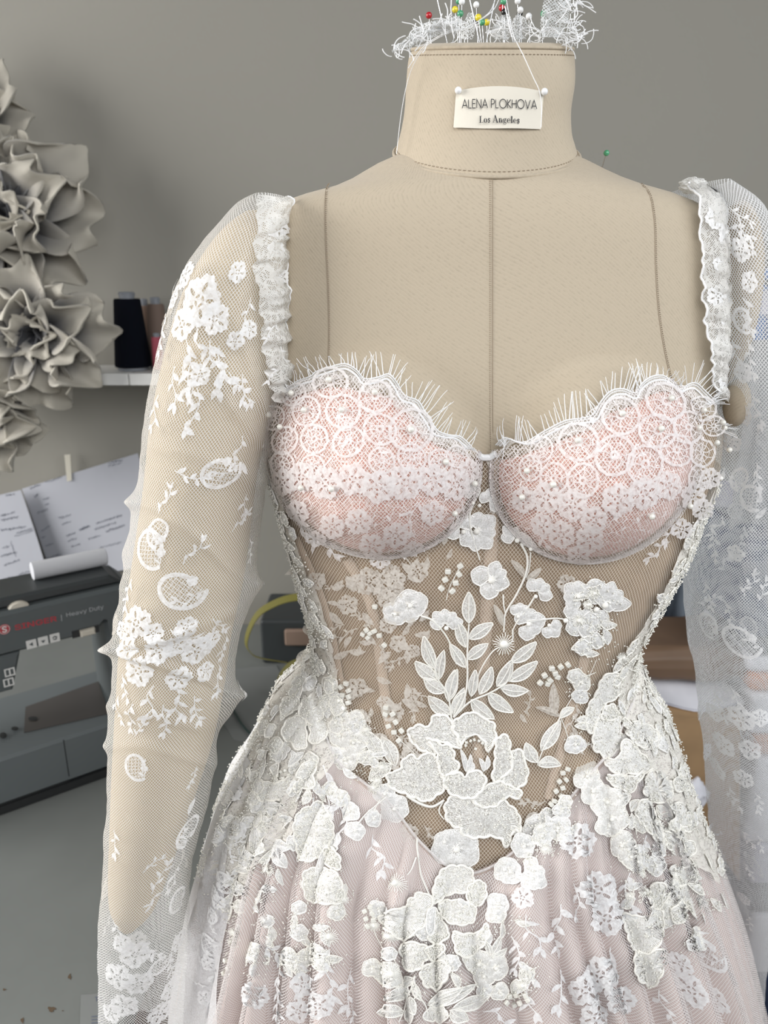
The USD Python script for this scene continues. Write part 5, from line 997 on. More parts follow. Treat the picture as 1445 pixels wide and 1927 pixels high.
for c, R in (((240, 1000), 20), ((290, 1110), 20), ((390, 1190), 26), ((430, 1310), 24), ((400, 1360), 18), ((500, 1500), 20), ((560, 1580), 17), ((600, 1620), 16), ((650, 1340), 15), ((30, 1390), 17), ((480, 1150), 16), ((700, 740), 16)): blossom(RH([c])[0], R, 5, c[0], 'embroidery_dense')
# skirt flower at the right fold
FR = lambda p: crop(p, 820, 1450, 2.312)
petals('', [[(805, 625), (850, 620), (900, 630), (930, 590), (980, 600), (990, 680), (960, 760), (900, 800), (850, 770), (820, 700)], [(860, 780), (920, 790), (980, 770), (990, 850), (950, 930), (890, 920), (860, 860)], [(930, 500), (980, 480), (1000, 540), (970, 590), (920, 570)]], FR, beads=70, seed=100)
petals('', [[(1010, 520), (1060, 470), (1130, 480), (1150, 560), (1100, 580), (1040, 590)], [(1040, 420), (1100, 420), (1130, 470), (1060, 490)], [(1020, 600), (1080, 560), (1075, 640), (1040, 655)], [(1090, 560), (1140, 560), (1140, 630), (1110, 610)]], FR, beads=40, seed=110)

# ------------------------------------------------------------------ dense beaded applique around both sides of the waist and hips
def skirt_z(t, z): zs = ZS(t); return skirt1(t, np.clip((zs - z) / (zs - ZLOW), 0, 1) ** (1 / 1.6))
def side(t, z): zs = ZS(t); lo = z < zs; n = np.stack([np.sin(t), -np.cos(t), 0 * t], -1); return np.where(lo[..., None], skirt_z(t, np.minimum(z, zs)) + n * .0004, body(t, np.maximum(z, zs), .0060))
_st, _sz = np.linspace(-2.7, 2.7, 700), np.linspace(.80, 1.31, 260); _T, _Z = np.meshgrid(_st, _sz, indexing='ij'); SGP = side(_T, _Z); SGN = grid_normals(SGP)
SGN *= np.sign((SGN[..., 0] * np.sin(_T) - SGN[..., 1] * np.cos(_T)) + 1e-9)[..., None]
class SideMap:
    """Local drawing (photo-pixel units, x along the hem, y down) wrapped round the dress at angle t0 and height z0."""
    def __init__(s, t0, z0, rot, off):
        s.t0, s.z0, s.off, s.c, s.sn = t0, z0, off, math.cos(rot), math.sin(rot); e = .012; s.k = np.linalg.norm(np.diff(side(np.array([t0 - e, t0 + e]), np.array([z0, z0])), axis=0)) / (2 * e)
    def pn(s, p):
        p = np.atleast_2d(p); X, Y = p[:, 0] * s.c - p[:, 1] * s.sn, p[:, 0] * s.sn + p[:, 1] * s.c
        x = np.clip((s.t0 + X * .00034 / s.k + 2.7) / 5.4 * 699, 0, 698.999); y = np.clip((s.z0 - Y * .00034 - .80) / .51 * 259, 0, 258.999); i, j = x.astype(int), y.astype(int); f, g = (x - i)[:, None], (y - j)[:, None]
        q = lambda A: A[i, j] * (1 - f) * (1 - g) + A[i + 1, j] * f * (1 - g) + A[i, j + 1] * (1 - f) * g + A[i + 1, j + 1] * f * g
        return q(SGP), q(SGN)
    def __call__(s, p, h=0.): P, N = s.pn(p); return P + N * np.reshape(s.off + np.asarray(h, float), (-1, 1))
    def frame(s, p): return s.pn(p)
    def outside(s, p): return 0.0
net('beaded_net', (0.90, 0.875, 0.815), cell=0.0015, w=0.17, vor=(330, .09), patch=(210, .50, .95), trans=.2)
def side_panel(sign, zs_, ts_, seed):
    z = np.linspace(zs_[0], zs_[-1], 110); t_in = np.interp(z, zs_, ts_) + .16 * (meshkit.fbm(np.c_[z * 60, 0 * z, 0 * z + seed], 3, seed) - .5); k = np.linspace(0, 1, 60)[:, None]; T = sign * (t_in[None] * (1 - k) + 2.5 * k); Zg = np.repeat(z[None], 60, 0)
    P = side(T, Zg); sheetgrid('side_panel', P, 'beaded_net', label='encrusted beaded lace at the side of the waist')
side_panel(-1, [.95, .97, 1.02, 1.08, 1.12, 1.18, 1.24, 1.275], [1.15, .95, .80, .74, .92, 1.02, 1.14, 1.34], 3)
side_panel(1, [.94, .97, 1.02, 1.08, 1.12, 1.18, 1.24, 1.275], [1.25, 1.05, .86, .78, .86, .90, .97, 1.2], 8)
sr = np.random.default_rng(12)
def fill_side(sign, n, tests, seed):
    placed = []; tries = 0
    while len(placed) < n and tries < n * 40:
        tries += 1; t0 = sign * sr.uniform(.80, 2.0); z0 = sr.uniform(.93, 1.262)
        zone = np.interp(z0, [.93, .97, 1.02, 1.08, 1.12, 1.18, 1.24, 1.262], tests)
        if abs(t0) < zone: continue
        if any(abs(t0 - a) * .11 + 0 < .0052 and abs(z0 - b) < .0052 for a, b in placed): continue
        placed.append((t0, z0)); low = z0 < float(ZS(np.array([t0]))[0]) - .004
        m_ = SideMap(t0, z0, sr.uniform(0, 6.28), .0006 + .0004 * (len(placed) % 3)); k = sr.integers(0, 6); mm = ('embroidery_dense', 'embroidery_white', 'embroidery_dense')[len(placed) % 3]
        if k <= 1: part('applique_leaf', relief(None, m_, 1.5, .0009, 4.5, closed_pts=leaf_pts((-20, 0), (20, 0), sr.uniform(14, 20), 3), rings=(0, .45)), mm)
        elif k <= 3: part('applique_petal', relief(None, m_, 2.0, .0012, 4.2, closed_pts=petal_at((-14, 0), 0, sr.uniform(30, 42), sr.uniform(24, 34), 3), rings=(0, .35, .7)), mm)
        elif k == 4:
            x = UsdGeom.Xform.Define(stage, path_for('applique_blossom', dress)).GetPrim()
            for i in range(5): part('petal', relief(None, m_, 1.1, .0009, 4.0, closed_pts=petal_at((0, 0), i * 1.2566, sr.uniform(13, 18), 15), rings=(0, .5)), mm, x)
            P0, N0 = m_.frame(np.array([[0., 0.]])); obj('knot', (np.array(KN.vertices) * .0012 + P0[0] + N0[0] * (m_.off + .0012), KN.faces), 'cord_white', x, smooth=True)
        q = sr.normal(0, 12, (16, 2)); P0, N0 = m_.frame(q); BEADS.append(P0 + N0 * (m_.off + .0016 + sr.uniform(-.0004, .0003, (16, 1))))
fill_side(-1, 235, [.90, .78, .68, .62, .85, .98, 1.10, 1.25], 1)
fill_side(1, 245, [1.0, .90, .72, .68, .80, .86, .90, 1.05], 2)
bd = trimesh.creation.icosphere(1, .00062); ALL = np.vstack(BEADS); nb = len(ALL); bv = np.asarray(bd.vertices); bv_s = bv * .9
bsz = np.random.default_rng(3).uniform(.65, 1.15, nb)
V = (ALL[:, None] + bv[None] * bsz[:, None, None]).reshape(-1, 3); Fb = (np.asarray(bd.faces)[None] + (np.arange(nb) * len(bv))[:, None, None]).reshape(-1, 3)
obj('seed_beads', (V, Fb), 'bead_ivory', dress, smooth=True, kind='stuff', label='tiny glass beads sewn over the flowers')

# ------------------------------------------------------------------ flat woven lace figures
def g_leaf(L, W, b=0.): return Polygon(leaf_pts((0, 0), (L, 0), W, b))
def g_sprig(n, L, r):
    c = catmull([(0, 0), (L * .35, r.uniform(-.14, .14) * L), (L * .7, r.uniform(-.16, .16) * L), (L, r.uniform(-.1, .1) * L)], per=8); gs = [LineString(c).buffer(1.15)]
    for i in range(n):
        p = c[int((i + .8) / n * (len(c) - 1))]; a = r.uniform(.5, 1.0) * (1 if i % 2 else -1); gs.append(affinity.translate(affinity.rotate(g_leaf(L * r.uniform(.26, .40), L * r.uniform(.10, .16), 1.5), math.degrees(a), origin=(0, 0)), *p))
    gs.append(affinity.translate(g_leaf(L * .30, L * .13), *(c[-1])))
    return unary_union(gs)
def g_flower(R, n, r, holes=True):
    th_ = np.linspace(0, 2 * PI, 90)[:-1]; ph = r.uniform(0, 6); rad = R * (.80 + .20 * np.abs(np.cos(n * th_ / 2 + ph)) ** .7 + .05 * np.sin(th_ * 3 * n + ph)); g = Polygon(np.c_[rad * np.cos(th_), rad * np.sin(th_)]).buffer(0)
    if holes:
        for i in range(n):
            a = (2 * i * PI - 2 * ph) / n; h_ = affinity.scale(Point(0, 0).buffer(1, 8), R * .20, R * .085); g = g.difference(affinity.translate(affinity.rotate(h_, math.degrees(a), origin=(0, 0)), R * .52 * math.cos(a), R * .52 * math.sin(a)))
        g = g.difference(Point(0, 0).buffer(R * .24).difference(Point(0, 0).buffer(R * .13)).difference(LineString([(-R, 0), (R, 0)]).buffer(R * .05)).difference(LineString([(0, -R), (0, R)]).buffer(R * .05)))
    return g
def g_scroll(R, r):
    th_ = np.linspace(-.3, 5.2, 40); rad = R * (1 - .07 * th_); c = np.c_[rad * np.cos(th_), rad * np.sin(th_) * .8]; ring = LineString(c).buffer(R * .06 + 1.2)
    inner = Polygon(c).buffer(0); mesh_ = unary_union([LineString([(-R, k), (R, k + R * .5)]).buffer(.6) for k in np.arange(-R * 1.6, R * 1.2, 8.0)] + [LineString([(k, -R), (k - R * .3, R)]).buffer(.6) for k in np.arange(-R, R * 1.4, 8.0)]).intersection(inner)
    tail = affinity.translate(affinity.rotate(g_sprig(4, R * 1.1, r), r.uniform(120, 200), origin=(0, 0)), *c[0])
    return unary_union([ring, mesh_, tail, affinity.translate(g_flower(R * .22, 5, r, False), *(c[-1]))])
def g_ring(R, r):
    th_ = np.linspace(0, 2 * PI, 78)[:-1]; o_ = Polygon(np.c_[R * (1 + .02 * np.cos(13 * th_)) * np.cos(th_), R * .92 * (1 + .02 * np.cos(13 * th_)) * np.sin(th_)])
    sp_ = [LineString([(R * .26 * math.cos(a), R * .26 * math.sin(a)), (R * .45 * math.cos(a + .2), R * .45 * math.sin(a + .2)), (R * .82 * math.cos(a), R * .80 * math.sin(a))]).buffer(.9) for a in np.arange(9) * 2 * PI / 9]
    return unary_union([o_.difference(o_.buffer(-R * .12 - .8)), o_.buffer(-R * .38).difference(o_.buffer(-R * .38 - 1.5)), Point(0, 0).buffer(R * .24).difference(Point(0, 0).buffer(R * .10))] + sp_)
def lace(name, g, place, h, mname, size=11.0):
    v, f = tri2d(g.simplify(.35), size); V = place(v, h)
    return obj(name, (V, f), mname, dress, smooth=True)
lr = random.Random(21)
def on_sleeve(S, L, c, rot, uv=None):
    u0, v0 = L.uv(np.array([c]))[0] if uv is None else uv; ca, sa = math.cos(rot), math.sin(rot)
    def place(p, h):
        x, y = (p[:, 0] * ca - p[:, 1] * sa) * .00035, (p[:, 0] * sa + p[:, 1] * ca) * .00035; v = v0 + y / S.len; j = np.clip(v * (S.n - 1), 0, S.n - 1).astype(int)
        return S.at(u0 + x / S.circ[j], v, h)
    return place
def motif(kind, R):
    return {'f': lambda: g_flower(R, lr.choice([5, 5, 6]), lr), 's': lambda: g_sprig(lr.choice([4, 5, 6]), R * 2, lr), 'c': lambda: g_scroll(R * 1.22, lr), 'l': lambda: g_leaf(R * 1.6, R * .62, 2)}[kind]()
NAMES = {'f': 'lace_flower', 's': 'lace_sprig', 'c': 'lace_scroll', 'l': 'lace_leaf'}
LEFT = [('f', 446, 512, 19, 0), ('f', 376, 566, 44, .3), ('f', 345, 610, 30, .8), ('f', 405, 600, 28, 0), ('s', 352, 640, 42, 1.3), ('s', 395, 640, 44, 1.2), ('f', 378, 706, 20, 0), ('s', 330, 690, 34, 1.4), ('s', 430, 700, 32, .9), ('s', 320, 520, 30, 1.9), ('f', 350, 520, 24, 0), ('s', 372, 730, 36, 1.6),
 ('s', 330, 885, 30, .2), ('c', 412, 888, 34, 0), ('s', 455, 820, 26, 1.7), ('s', 435, 1000, 24, -.6), ('c', 285, 1030, 36, 1.3), ('c', 338, 1108, 42, .4), ('s', 345, 1060, 26, -1.0), ('s', 250, 1090, 30, 1.7), ('f', 258, 1172, 34, .2), ('f', 300, 1222, 30, .5), ('f', 372, 1222, 32, .4), ('f', 330, 1215, 24, .1), ('f', 262, 1262, 34, .9), ('f', 240, 1220, 24, .9), ('f', 335, 1275, 26, .3), ('f', 395, 1205, 22, .3), ('s', 330, 1290, 36, 1.3), ('s', 290, 1290, 34, 1.7), ('s', 365, 1310, 32, 1.2), ('s', 410, 1250, 28, 1.6), ('s', 225, 1310, 26, 1.5),
 ('c', 257, 1440, 28, 1.2), ('s', 255, 1385, 26, -1.2), ('s', 370, 1440, 22, 1.8), ('s', 216, 1560, 30, 1.5), ('s', 285, 1680, 34, -1.2), ('s', 318, 1655, 30, 2.2), ('s', 270, 1640, 22, -.8), ('l', 365, 1500, 24, 1.9), ('c', 355, 1560, 30, 2.0), ('s', 340, 1620, 32, 1.8), ('c', 335, 1690, 28, 1.4),
 ('f', 232, 1775, 26, .2), ('f', 254, 1795, 36, .4), ('f', 222, 1838, 36, .7), ('f', 262, 1850, 32, .1), ('f', 235, 1890, 34, .3), ('f', 210, 1905, 26, .3), ('s', 268, 1770, 32, 1.0), ('c', 300, 1815, 24, 0), ('s', 215, 1730, 28, 1.2), ('f', 320, 1860, 26, .2), ('f', 335, 1770, 24, .2), ('s', 320, 1800, 30, 1.4), ('f', 300, 1905, 30, .6), ('s', 275, 1900, 24, .6)]
LEFT += [('s', 315, 590, 34, 1.3), ('s', 360, 600, 34, .9), ('s', 412, 650, 30, 1.5), ('f', 442, 640, 17, .2), ('s', 470, 560, 26, 1.7), ('f', 468, 620, 17, .3), ('s', 455, 705, 28, 1.2), ('s', 300, 745, 28, 1.5), ('s', 322, 1185, 30, .4), ('s', 400, 1165, 26, .8), ('s', 425, 1195, 24, 1.5), ('s', 232, 1268, 26, 1.3), ('s', 308, 1325, 32, 1.5), ('s', 252, 1325, 28, 1.7), ('f', 385, 1262, 20, .4), ('f', 350, 1180, 22, .2), ('s', 300, 965, 24, -1.3), ('s', 462, 930, 24, 1.6), ('s', 468, 1015, 22, 1.4), ('l', 455, 870, 18, 1.1), ('f', 290, 1190, 22, .6), ('f', 232, 1185, 20, .1), ('s', 345, 690, 30, 1.1), ('f', 330, 560, 22, .4), ('c', 300, 1000, 26, 1.9)]
for k_, x, y, R, a in LEFT: lace(NAMES[k_], motif(k_, R), on_sleeve(SL, LSL, (x, y), a), .0009, 'lace_white')
RIGHT = [('s', 1330, 1095, 28, 1.2), ('s', 1365, 1130, 28, 1.4), ('c', 1395, 1205, 42, .6), ('c', 1335, 1175, 28, 1.6), ('s', 1400, 1120, 30, -1.3), ('s', 1425, 1130, 26, -1.2), ('f', 1395, 1350, 36, .2), ('f', 1430, 1350, 26, .2), ('f', 1362, 1400, 32, .3), ('f', 1412, 1410, 32, .8), ('f', 1345, 1340, 24, .8), ('s', 1345, 1300, 34, 1.2), ('s', 1375, 1290, 34, 1.4), ('f', 1350, 1445, 30, .4), ('f', 1400, 1465, 28, .1), ('s', 1420, 1490, 34, 1.4), ('s', 1375, 1480, 34, 1.3), ('c', 1352, 1600, 32, .8), ('s', 1425, 1570, 30, 1.3), ('s', 1395, 1560, 28, 1.0),
 ('f', 1400, 1690, 22, .3), ('f', 1402, 1790, 26, .5), ('f', 1414, 1850, 22, .2), ('s', 1408, 1720, 26, 1.4), ('c', 1415, 935, 26, 1.2), ('c', 1395, 900, 22, 1.8), ('l', 1420, 975, 22, -.9), ('s', 1360, 970, 26, 1.8), ('s', 1425, 870, 26, 1.2), ('s', 1350, 1010, 26, 1.5), ('f', 1385, 1040, 20, .2), ('s', 1400, 560, 30, 1.3), ('f', 1395, 470, 22, .3), ('f', 1412, 530, 20, .8), ('c', 1400, 600, 22, 1.2), ('s', 1385, 420, 26, 1.0), ('s', 1410, 640, 30, 1.5), ('f', 1400, 780, 22, .1), ('s', 1420, 740, 30, 1.4), ('f', 1375, 830, 22, .5), ('s', 1365, 880, 28, 1.9), ('s', 1375, 390, 24, .6),  ('s', 1370, 430, 26, .4), ('f', 1340, 620, 20, .2), ('s', 1380, 640, 30, 1.2), ('f', 1400, 700, 22, .3), ('s', 1350, 520, 26, 1.4), ('f', 1345, 700, 20, .3), ('s', 1315, 1240, 26, 1.4), ('f', 1330, 1500, 20, .2), ('s', 1400, 1620, 26, 1.1)]
for k_, x, y, R, a in RIGHT: lace(NAMES[k_], motif(k_, R), on_sleeve(SRs, LSR, (x, y), a), .0009, 'lace_white')
for S in (SL, SRs):                                    # the far sides of the sleeves
    for i in range(30):
        k_ = lr.choice('ffsscl'); lace(NAMES[k_], motif(k_, lr.uniform(20, 34)), on_sleeve(S, None, None, lr.uniform(0, 6.3), (lr.choice([lr.uniform(-.19, .19), lr.uniform(-.25, .25)]), (i + lr.random()) / 30 * .9 + .08)), .0009, 'lace_white')
def on_px(M_, c, rot):
    ca, sa = math.cos(rot), math.sin(rot); return lambda p, h: M_(np.c_[p[:, 0] * ca - p[:, 1] * sa, p[:, 0] * sa + p[:, 1] * ca] + c, h)
# overskirt
SKL = [('s', 610, 1440, 40, 1.5), ('s', 655, 1490, 40, 1.7), ('s', 700, 1570, 34, 1.3), ('s', 590, 1500, 34, 1.4), ('f', 575, 1545, 20, .2), ('s', 560, 1800, 34, 1.5), ('f', 570, 1850, 24, .3), ('s', 530, 1780, 30, 1.6), ('f', 600, 1890, 26, .1), ('s', 610, 1800, 36, 1.4), ('f', 560, 1900, 22, .4), ('s', 660, 1820, 36, 1.7), ('s', 520, 1850, 30, 1.5), ('f', 480, 1870, 26, .3), ('s', 480, 1780, 30, .3), ('s', 660, 1890, 30, 1.3),
 ('f', 1088, 1582, 34, .2), ('f', 1125, 1672, 36, .5), ('f', 1142, 1725, 34, .2), ('s', 1080, 1660, 30, 1.5), ('f', 1130, 1830, 34, .3), ('f', 1100, 1860, 30, .7), ('s', 1150, 1780, 36, 1.7), ('s', 1055, 1700, 40, 1.6), ('s', 1050, 1820, 36, 1.6), ('f', 1170, 1880, 28, .1), ('s', 1185, 1640, 36, 1.5), ('s', 1215, 1570, 30, 1.7), ('c', 1330, 1790, 40, .4), ('f', 1300, 1860, 38, .2), ('s', 1300, 1760, 30, .7), ('f', 1350, 1880, 32, .4), ('c', 1300, 1910, 30, 2.0), ('f', 1280, 1810, 26, .3), ('s', 965, 1760, 30, 1.4), ('s', 990, 1720, 34, 1.2), ('s', 1005, 1830, 36, 1.6), ('f', 985, 1690, 20, .3), ('s', 910, 1900, 30, .4), ('f', 1360, 1830, 26, .2), ('s', 1240, 1860, 30, 1.4), ('f', 1120, 1910, 28, .2)]
for k_, x, y, R, a in SKL:
    t_, s2 = LS.uv(np.array([[x, y]]))[0]; z_ = float(sz(np.array([t_]), s2)[0]); lace(NAMES[k_], motif(k_, R), on_px(MS, (x, y), a) if x < 1230 else SideMap(t_, z_, a, .0008), .0008, 'lace_white', 8.0)
tb = LS.uv(np.array([(478, 1440), (448, 1500), (434, 1600), (428, 1700), (420, 1800), (414, 1927)])); o = np.argsort(tb[:, 1]); sb = np.linspace(tb[o[0], 1], .72, 60); te = np.interp(sb, tb[o, 1], tb[o, 0])
k = np.linspace(0, 1, 22); Tb = te[None] * (1 - k[:, None]) + (-2.0) * k[:, None]; Pb = skirt1(Tb, np.repeat(sb[None], 22, 0)); nb_ = np.stack([np.sin(Tb), -np.cos(Tb), 0 * Tb], -1)
sheetgrid('lace_border', Pb + nb_ * .0022, 'lace_panel', label='denser white lace panel down the left edge of the skirt')
for i in range(26):
    y = lr.uniform(1480, 1920); x = np.interp(y, [1440, 1500, 1600, 1700, 1800, 1927], [478, 442, 424, 412, 400, 388]) - lr.uniform(0, 26); k_ = lr.choice('fsscf'); t_, s2 = LS.uv(np.array([[x + 14, y]]))[0]; lace(NAMES[k_], motif(k_, lr.uniform(14, 24)), SideMap(t_, float(sz(np.array([t_]), s2)[0]), lr.uniform(0, 6), .0030), 0.0, 'lace_white', 8.0)
class PxMap:                                           # a small drawing turned and set down at a traced point
    def __init__(s, M_, c, rot): s.M, s.c, s.off, s.r = M_, np.asarray(c, float), M_.off, np.array([[math.cos(rot), math.sin(rot)], [-math.sin(rot), math.cos(rot)]])
    def __call__(s, p, h=0.): return s.M(np.atleast_2d(p) @ s.r + s.c, h)
    def frame(s, p): return s.M.frame(np.atleast_2d(p) @ s.r + s.c)
    def outside(s, p): return s.M.outside(np.atleast_2d(p) @ s.r + s.c)
XB = []
for poly, n_ in (([(455, 1490), (650, 1480), (645, 1700), (640, 1800), (600, 1830), (440, 1840), (430, 1750)], 62), ([(1170, 1520), (1290, 1560), (1330, 1700), (1345, 1790), (1250, 1760), (1180, 1700)], 34), ([(690, 1700), (1000, 1700), (1010, 1900), (700, 1915)], 26), ([(960, 1560), (1070, 1500), (1080, 1560), (1000, 1640)], 14), ([(615, 1270), (690, 1300), (740, 1480), (640, 1470)], 16), ([(1075, 1090), (1150, 1090), (1160, 1230), (1100, 1330), (1070, 1420)], 22)):
    pg = Polygon(poly); x0, y0, x1, y1 = pg.bounds; got = []
    while len(got) < n_:
        c = (sr.uniform(x0, x1), sr.uniform(y0, y1))
        if not pg.contains(Point(c)) or (got and min(math.hypot(c[0] - a, c[1] - b) for a, b in got) < 13): continue
        got.append(c); m_ = PxMap(Map(LS if below_seam(c) else LB, .0010 if below_seam(c) else .0064), c, sr.uniform(0, 6.28)); k = sr.integers(0, 5); mm = ('embroidery_dense', 'embroidery_white')[len(got) % 2]
        if k <= 1: part('small_leaf', relief(None, m_, 1.4, .0009, 4.2, closed_pts=leaf_pts((-16, 0), (16, 0), sr.uniform(11, 16), 3), rings=(0, .45)), mm)
        elif k == 2: part('small_petal', relief(None, m_, 1.9, .0012, 3.8, closed_pts=petal_at((-14, 0), 0, sr.uniform(26, 34), sr.uniform(22, 30), 3), rings=(0, .35, .7)), mm)
        elif k == 3: blossom(c, sr.uniform(11, 15), 5, sr.uniform(0, 6), mm, M_=m_.M, name='small_blossom')
        else: daisy(c, sr.uniform(9, 13))
        q = sr.normal(0, 12, (14, 2)); P0, N0 = m_.frame(q); XB.append(P0 + N0 * (m_.off + .0012))
V = (np.vstack(XB)[:, None] + bv_s[None]).reshape(-1, 3); obj('seed_beads', (V, (np.asarray(bd.faces)[None] + (np.arange(len(V) // len(bv_s)) * len(bv_s))[:, None, None]).reshape(-1, 3)), 'bead_ivory', dress, smooth=True, kind='stuff')
# sheer ivory leaves woven in the bodice
for i in range(105):
    x, y = lr.uniform(585, 800), lr.uniform(1065, 1440)
    if y > np.interp(x, SX, SY) - 14: continue
    k_ = lr.choice('lllfs'); lace('sheer_' + NAMES[k_][5:], motif(k_, lr.uniform(13, 22)), on_px(MB, (x, y), lr.uniform(0, 6.3)), .0003 + i * 4e-6, 'lace_ivory', 9.0)
for k_, x, y, R in (('s', 770, 1080, 30), ('l', 835, 1020, 18), ('l', 840, 1045, 14), ('f', 700, 1085, 26), ('f', 740, 1100, 24), ('l', 910, 920, 16), ('s', 955, 930, 18), ('l', 925, 875, 14), ('s', 840, 1010, 22), ('f', 1060, 1090, 18), ('s', 1075, 1320, 26), ('s', 990, 1340, 20), ('l', 975, 1335, 14), ('s', 1060, 1400, 22), ('l', 1005, 1520, 20), ('s', 1020, 1500, 20), ('f', 770, 1560, 20), ('s', 800, 1545, 20)): lace('sheer_' + NAMES[k_][5:], motif(k_, R), on_px(MB, (x, y), lr.uniform(0, 6.3)), .0003, 'lace_ivory', 9.0)

for S_, lst in ((LSL, [(503, 470), (512, 520), (500, 560), (508, 605), (512, 650), (520, 690), (506, 430)]), (LRS, [(1322, 420), (1345, 450), (1330, 500), (1350, 540), (1326, 560), (1345, 600), (1335, 650), (1355, 690), (1340, 720), (1370, 480), (1372, 560), (1370, 640), (1330, 385)])):
    for c in lst: k_ = lr.choice('ffs'); lace(NAMES[k_], motif(k_, lr.uniform(14, 21)), (lambda cc, aa: lambda p, h: S_(np.c_[p[:, 0] * math.cos(aa) - p[:, 1] * math.sin(aa), p[:, 0] * math.sin(aa) + p[:, 1] * math.cos(aa)] + cc, .0062 + 0 * p[:, 0] + h))(c, lr.uniform(0, 6)), .0, 'lace_white', 8.0)
# ------------------------------------------------------------------ cups: rings of lace, scalloped edge, lashes, pearls
RINGS = [(658, 786, 31), (597, 782, 27), (709, 762, 30), (636, 735, 31), (717, 818, 28), (668, 837, 27), (766, 818, 38), (766, 863, 24), (812, 869, 22), (663, 808, 13), (575, 752, 22), (540, 790, 22), (560, 830, 26), (612, 830, 26), (556, 870, 24), (840, 860, 20), (720, 868, 22), (610, 875, 22),
 (1156, 796, 34), (1230, 768, 36), (1298, 768, 26), (1215, 820, 32), (1268, 810, 30), (1090, 839, 34), (1147, 861, 34), (1052, 896, 26), (1098, 900, 28), (1194, 875, 32), (1246, 850, 30), (1012, 879, 22), (1295, 850, 28), (1318, 800, 22), (1290, 895, 26), (1030, 850, 22)]
for x, y, R in RINGS: lace('lace_ring', g_ring(R, lr), on_px(MC, (x, y), lr.uniform(0, 6)), .0002, 'lace_blush', 8.0)
for x, y, R in ((555, 900, 24), (590, 892, 26), (632, 902, 27), (676, 896, 26), (715, 908, 26), (755, 902, 28), (800, 898, 26), (838, 905, 26), (862, 882, 20), (640, 972, 22), (684, 962, 22), (704, 1003, 22), (742, 985, 22), (772, 1012, 18), (722, 1040, 20), (610, 1000, 20), (580, 950, 22), (800, 950, 20),
    (1000, 930, 22), (1040, 926, 26), (1082, 938, 26), (1115, 960, 22), (1152, 930, 26), (1192, 920, 26), (1232, 908, 24), (1280, 925, 26), (1312, 895, 20), (1062, 985, 24), (1108, 992, 24), (1088, 1022, 20), (1030, 970, 20), (1300, 950, 20), (1262, 985, 20)):
    lace('lace_flower', g_flower(R, 6, lr), on_px(MC, (x, y), lr.uniform(0, 6)), .0001, 'lace_blush', 8.0)
for x, y, L_, a in ((560, 940, 60, 1.0), (600, 990, 60, .8), (780, 930, 50, 1.9), (850, 930, 40, 2.0), (1260, 960, 50, 2.2), (1240, 1010, 46, 2.5), (1020, 960, 44, 1.2), (810, 1000, 36, 2.2), (740, 1010, 40, .6)): lace('lace_sprig', g_sprig(5, L_, lr), on_px(MC, (x, y), a), .0001, 'lace_blush', 8.0)
OUTL = [(548, 735), (575, 724), (598, 718), (607, 710), (633, 702), (658, 698), (677, 710), (690, 726), (712, 724), (731, 718), (744, 733), (757, 756), (779, 765), (789, 781), (798, 794), (811, 816), (830, 823), (852, 826), (872, 843)]
OUTR = [(941, 838), (958, 826), (976, 832), (1000, 835), (1031, 818), (1066, 801), (1094, 797), (1114, 790), (1125, 769), (1142, 749), (1163, 745), (1184, 752), (1194, 735), (1211, 721), (1232, 717), (1249, 724), (1263, 738), (1277, 724), (1294, 721), (1312, 738), (1326, 752)]
for outer, cc, seed in ((OUTL, (680, 900), 5), (OUTR, (1170, 900), 6)):
    o_ = resample(catmull(outer, per=6), 3); d_ = np.array(cc) - o_; d_ /= np.linalg.norm(d_, axis=1, keepdims=True)
    P = np.stack([LB(o_ + d_ * q, .0060 + .0022 * (q / 30)) for q in (0, 6, 12, 18, 24, 30)], 1); sheetgrid('scalloped_edge', P, 'cup_edge_net', label='scalloped lace edge above the cup')
    for q, r_ in ((0, .00045), (5, .0003), (12, .0006)): obj('scallop_cord', tube(LB(o_ + d_ * q, .0066 + .0001 * q), r_, 5), 'white_thread', dress, smooth=60)
    r = random.Random(seed); ms = []; t_ = np.gradient(o_, axis=0); t_ /= np.linalg.norm(t_, axis=1, keepdims=True); nn = -np.stack([-t_[:, 1], t_[:, 0]], 1); nn *= np.sign((nn * -d_).sum(1))[:, None]
    i = 2
    while i < len(o_) - 2:
        wave_ = math.sin(i * .155 + seed); L_ = 30 + 13 * wave_ + r.uniform(-5, 5); i += r.choice([1, 2, 2, 2, 3])
        if i >= len(o_) - 1: break
        if L_ < 20: i += r.choice([0, 3]); L_ += 6
        base = o_[i]; dr = nn[i] * .7 + np.array([0, -.55]) + t_[i] * (r.uniform(-.16, .2) + .12 * wave_); dr /= np.linalg.norm(dr); bend = r.uniform(-5, 7)
        s = np.linspace(0, 1, 7); q = base + np.outer(s * L_, dr) + np.outer(np.sin(s * PI / 2) ** 2 * bend, [dr[1], -dr[0]])
        ms.append(tube(LB(q, .0068 + .004 * s), .00030 * (1 - .45 * s), 4))
    obj('eyelash_fringe', join(ms), 'white_thread', dress, smooth=60, kind='stuff', label='fine eyelash threads standing up from the neckline')
ms = []; r = random.Random(9)
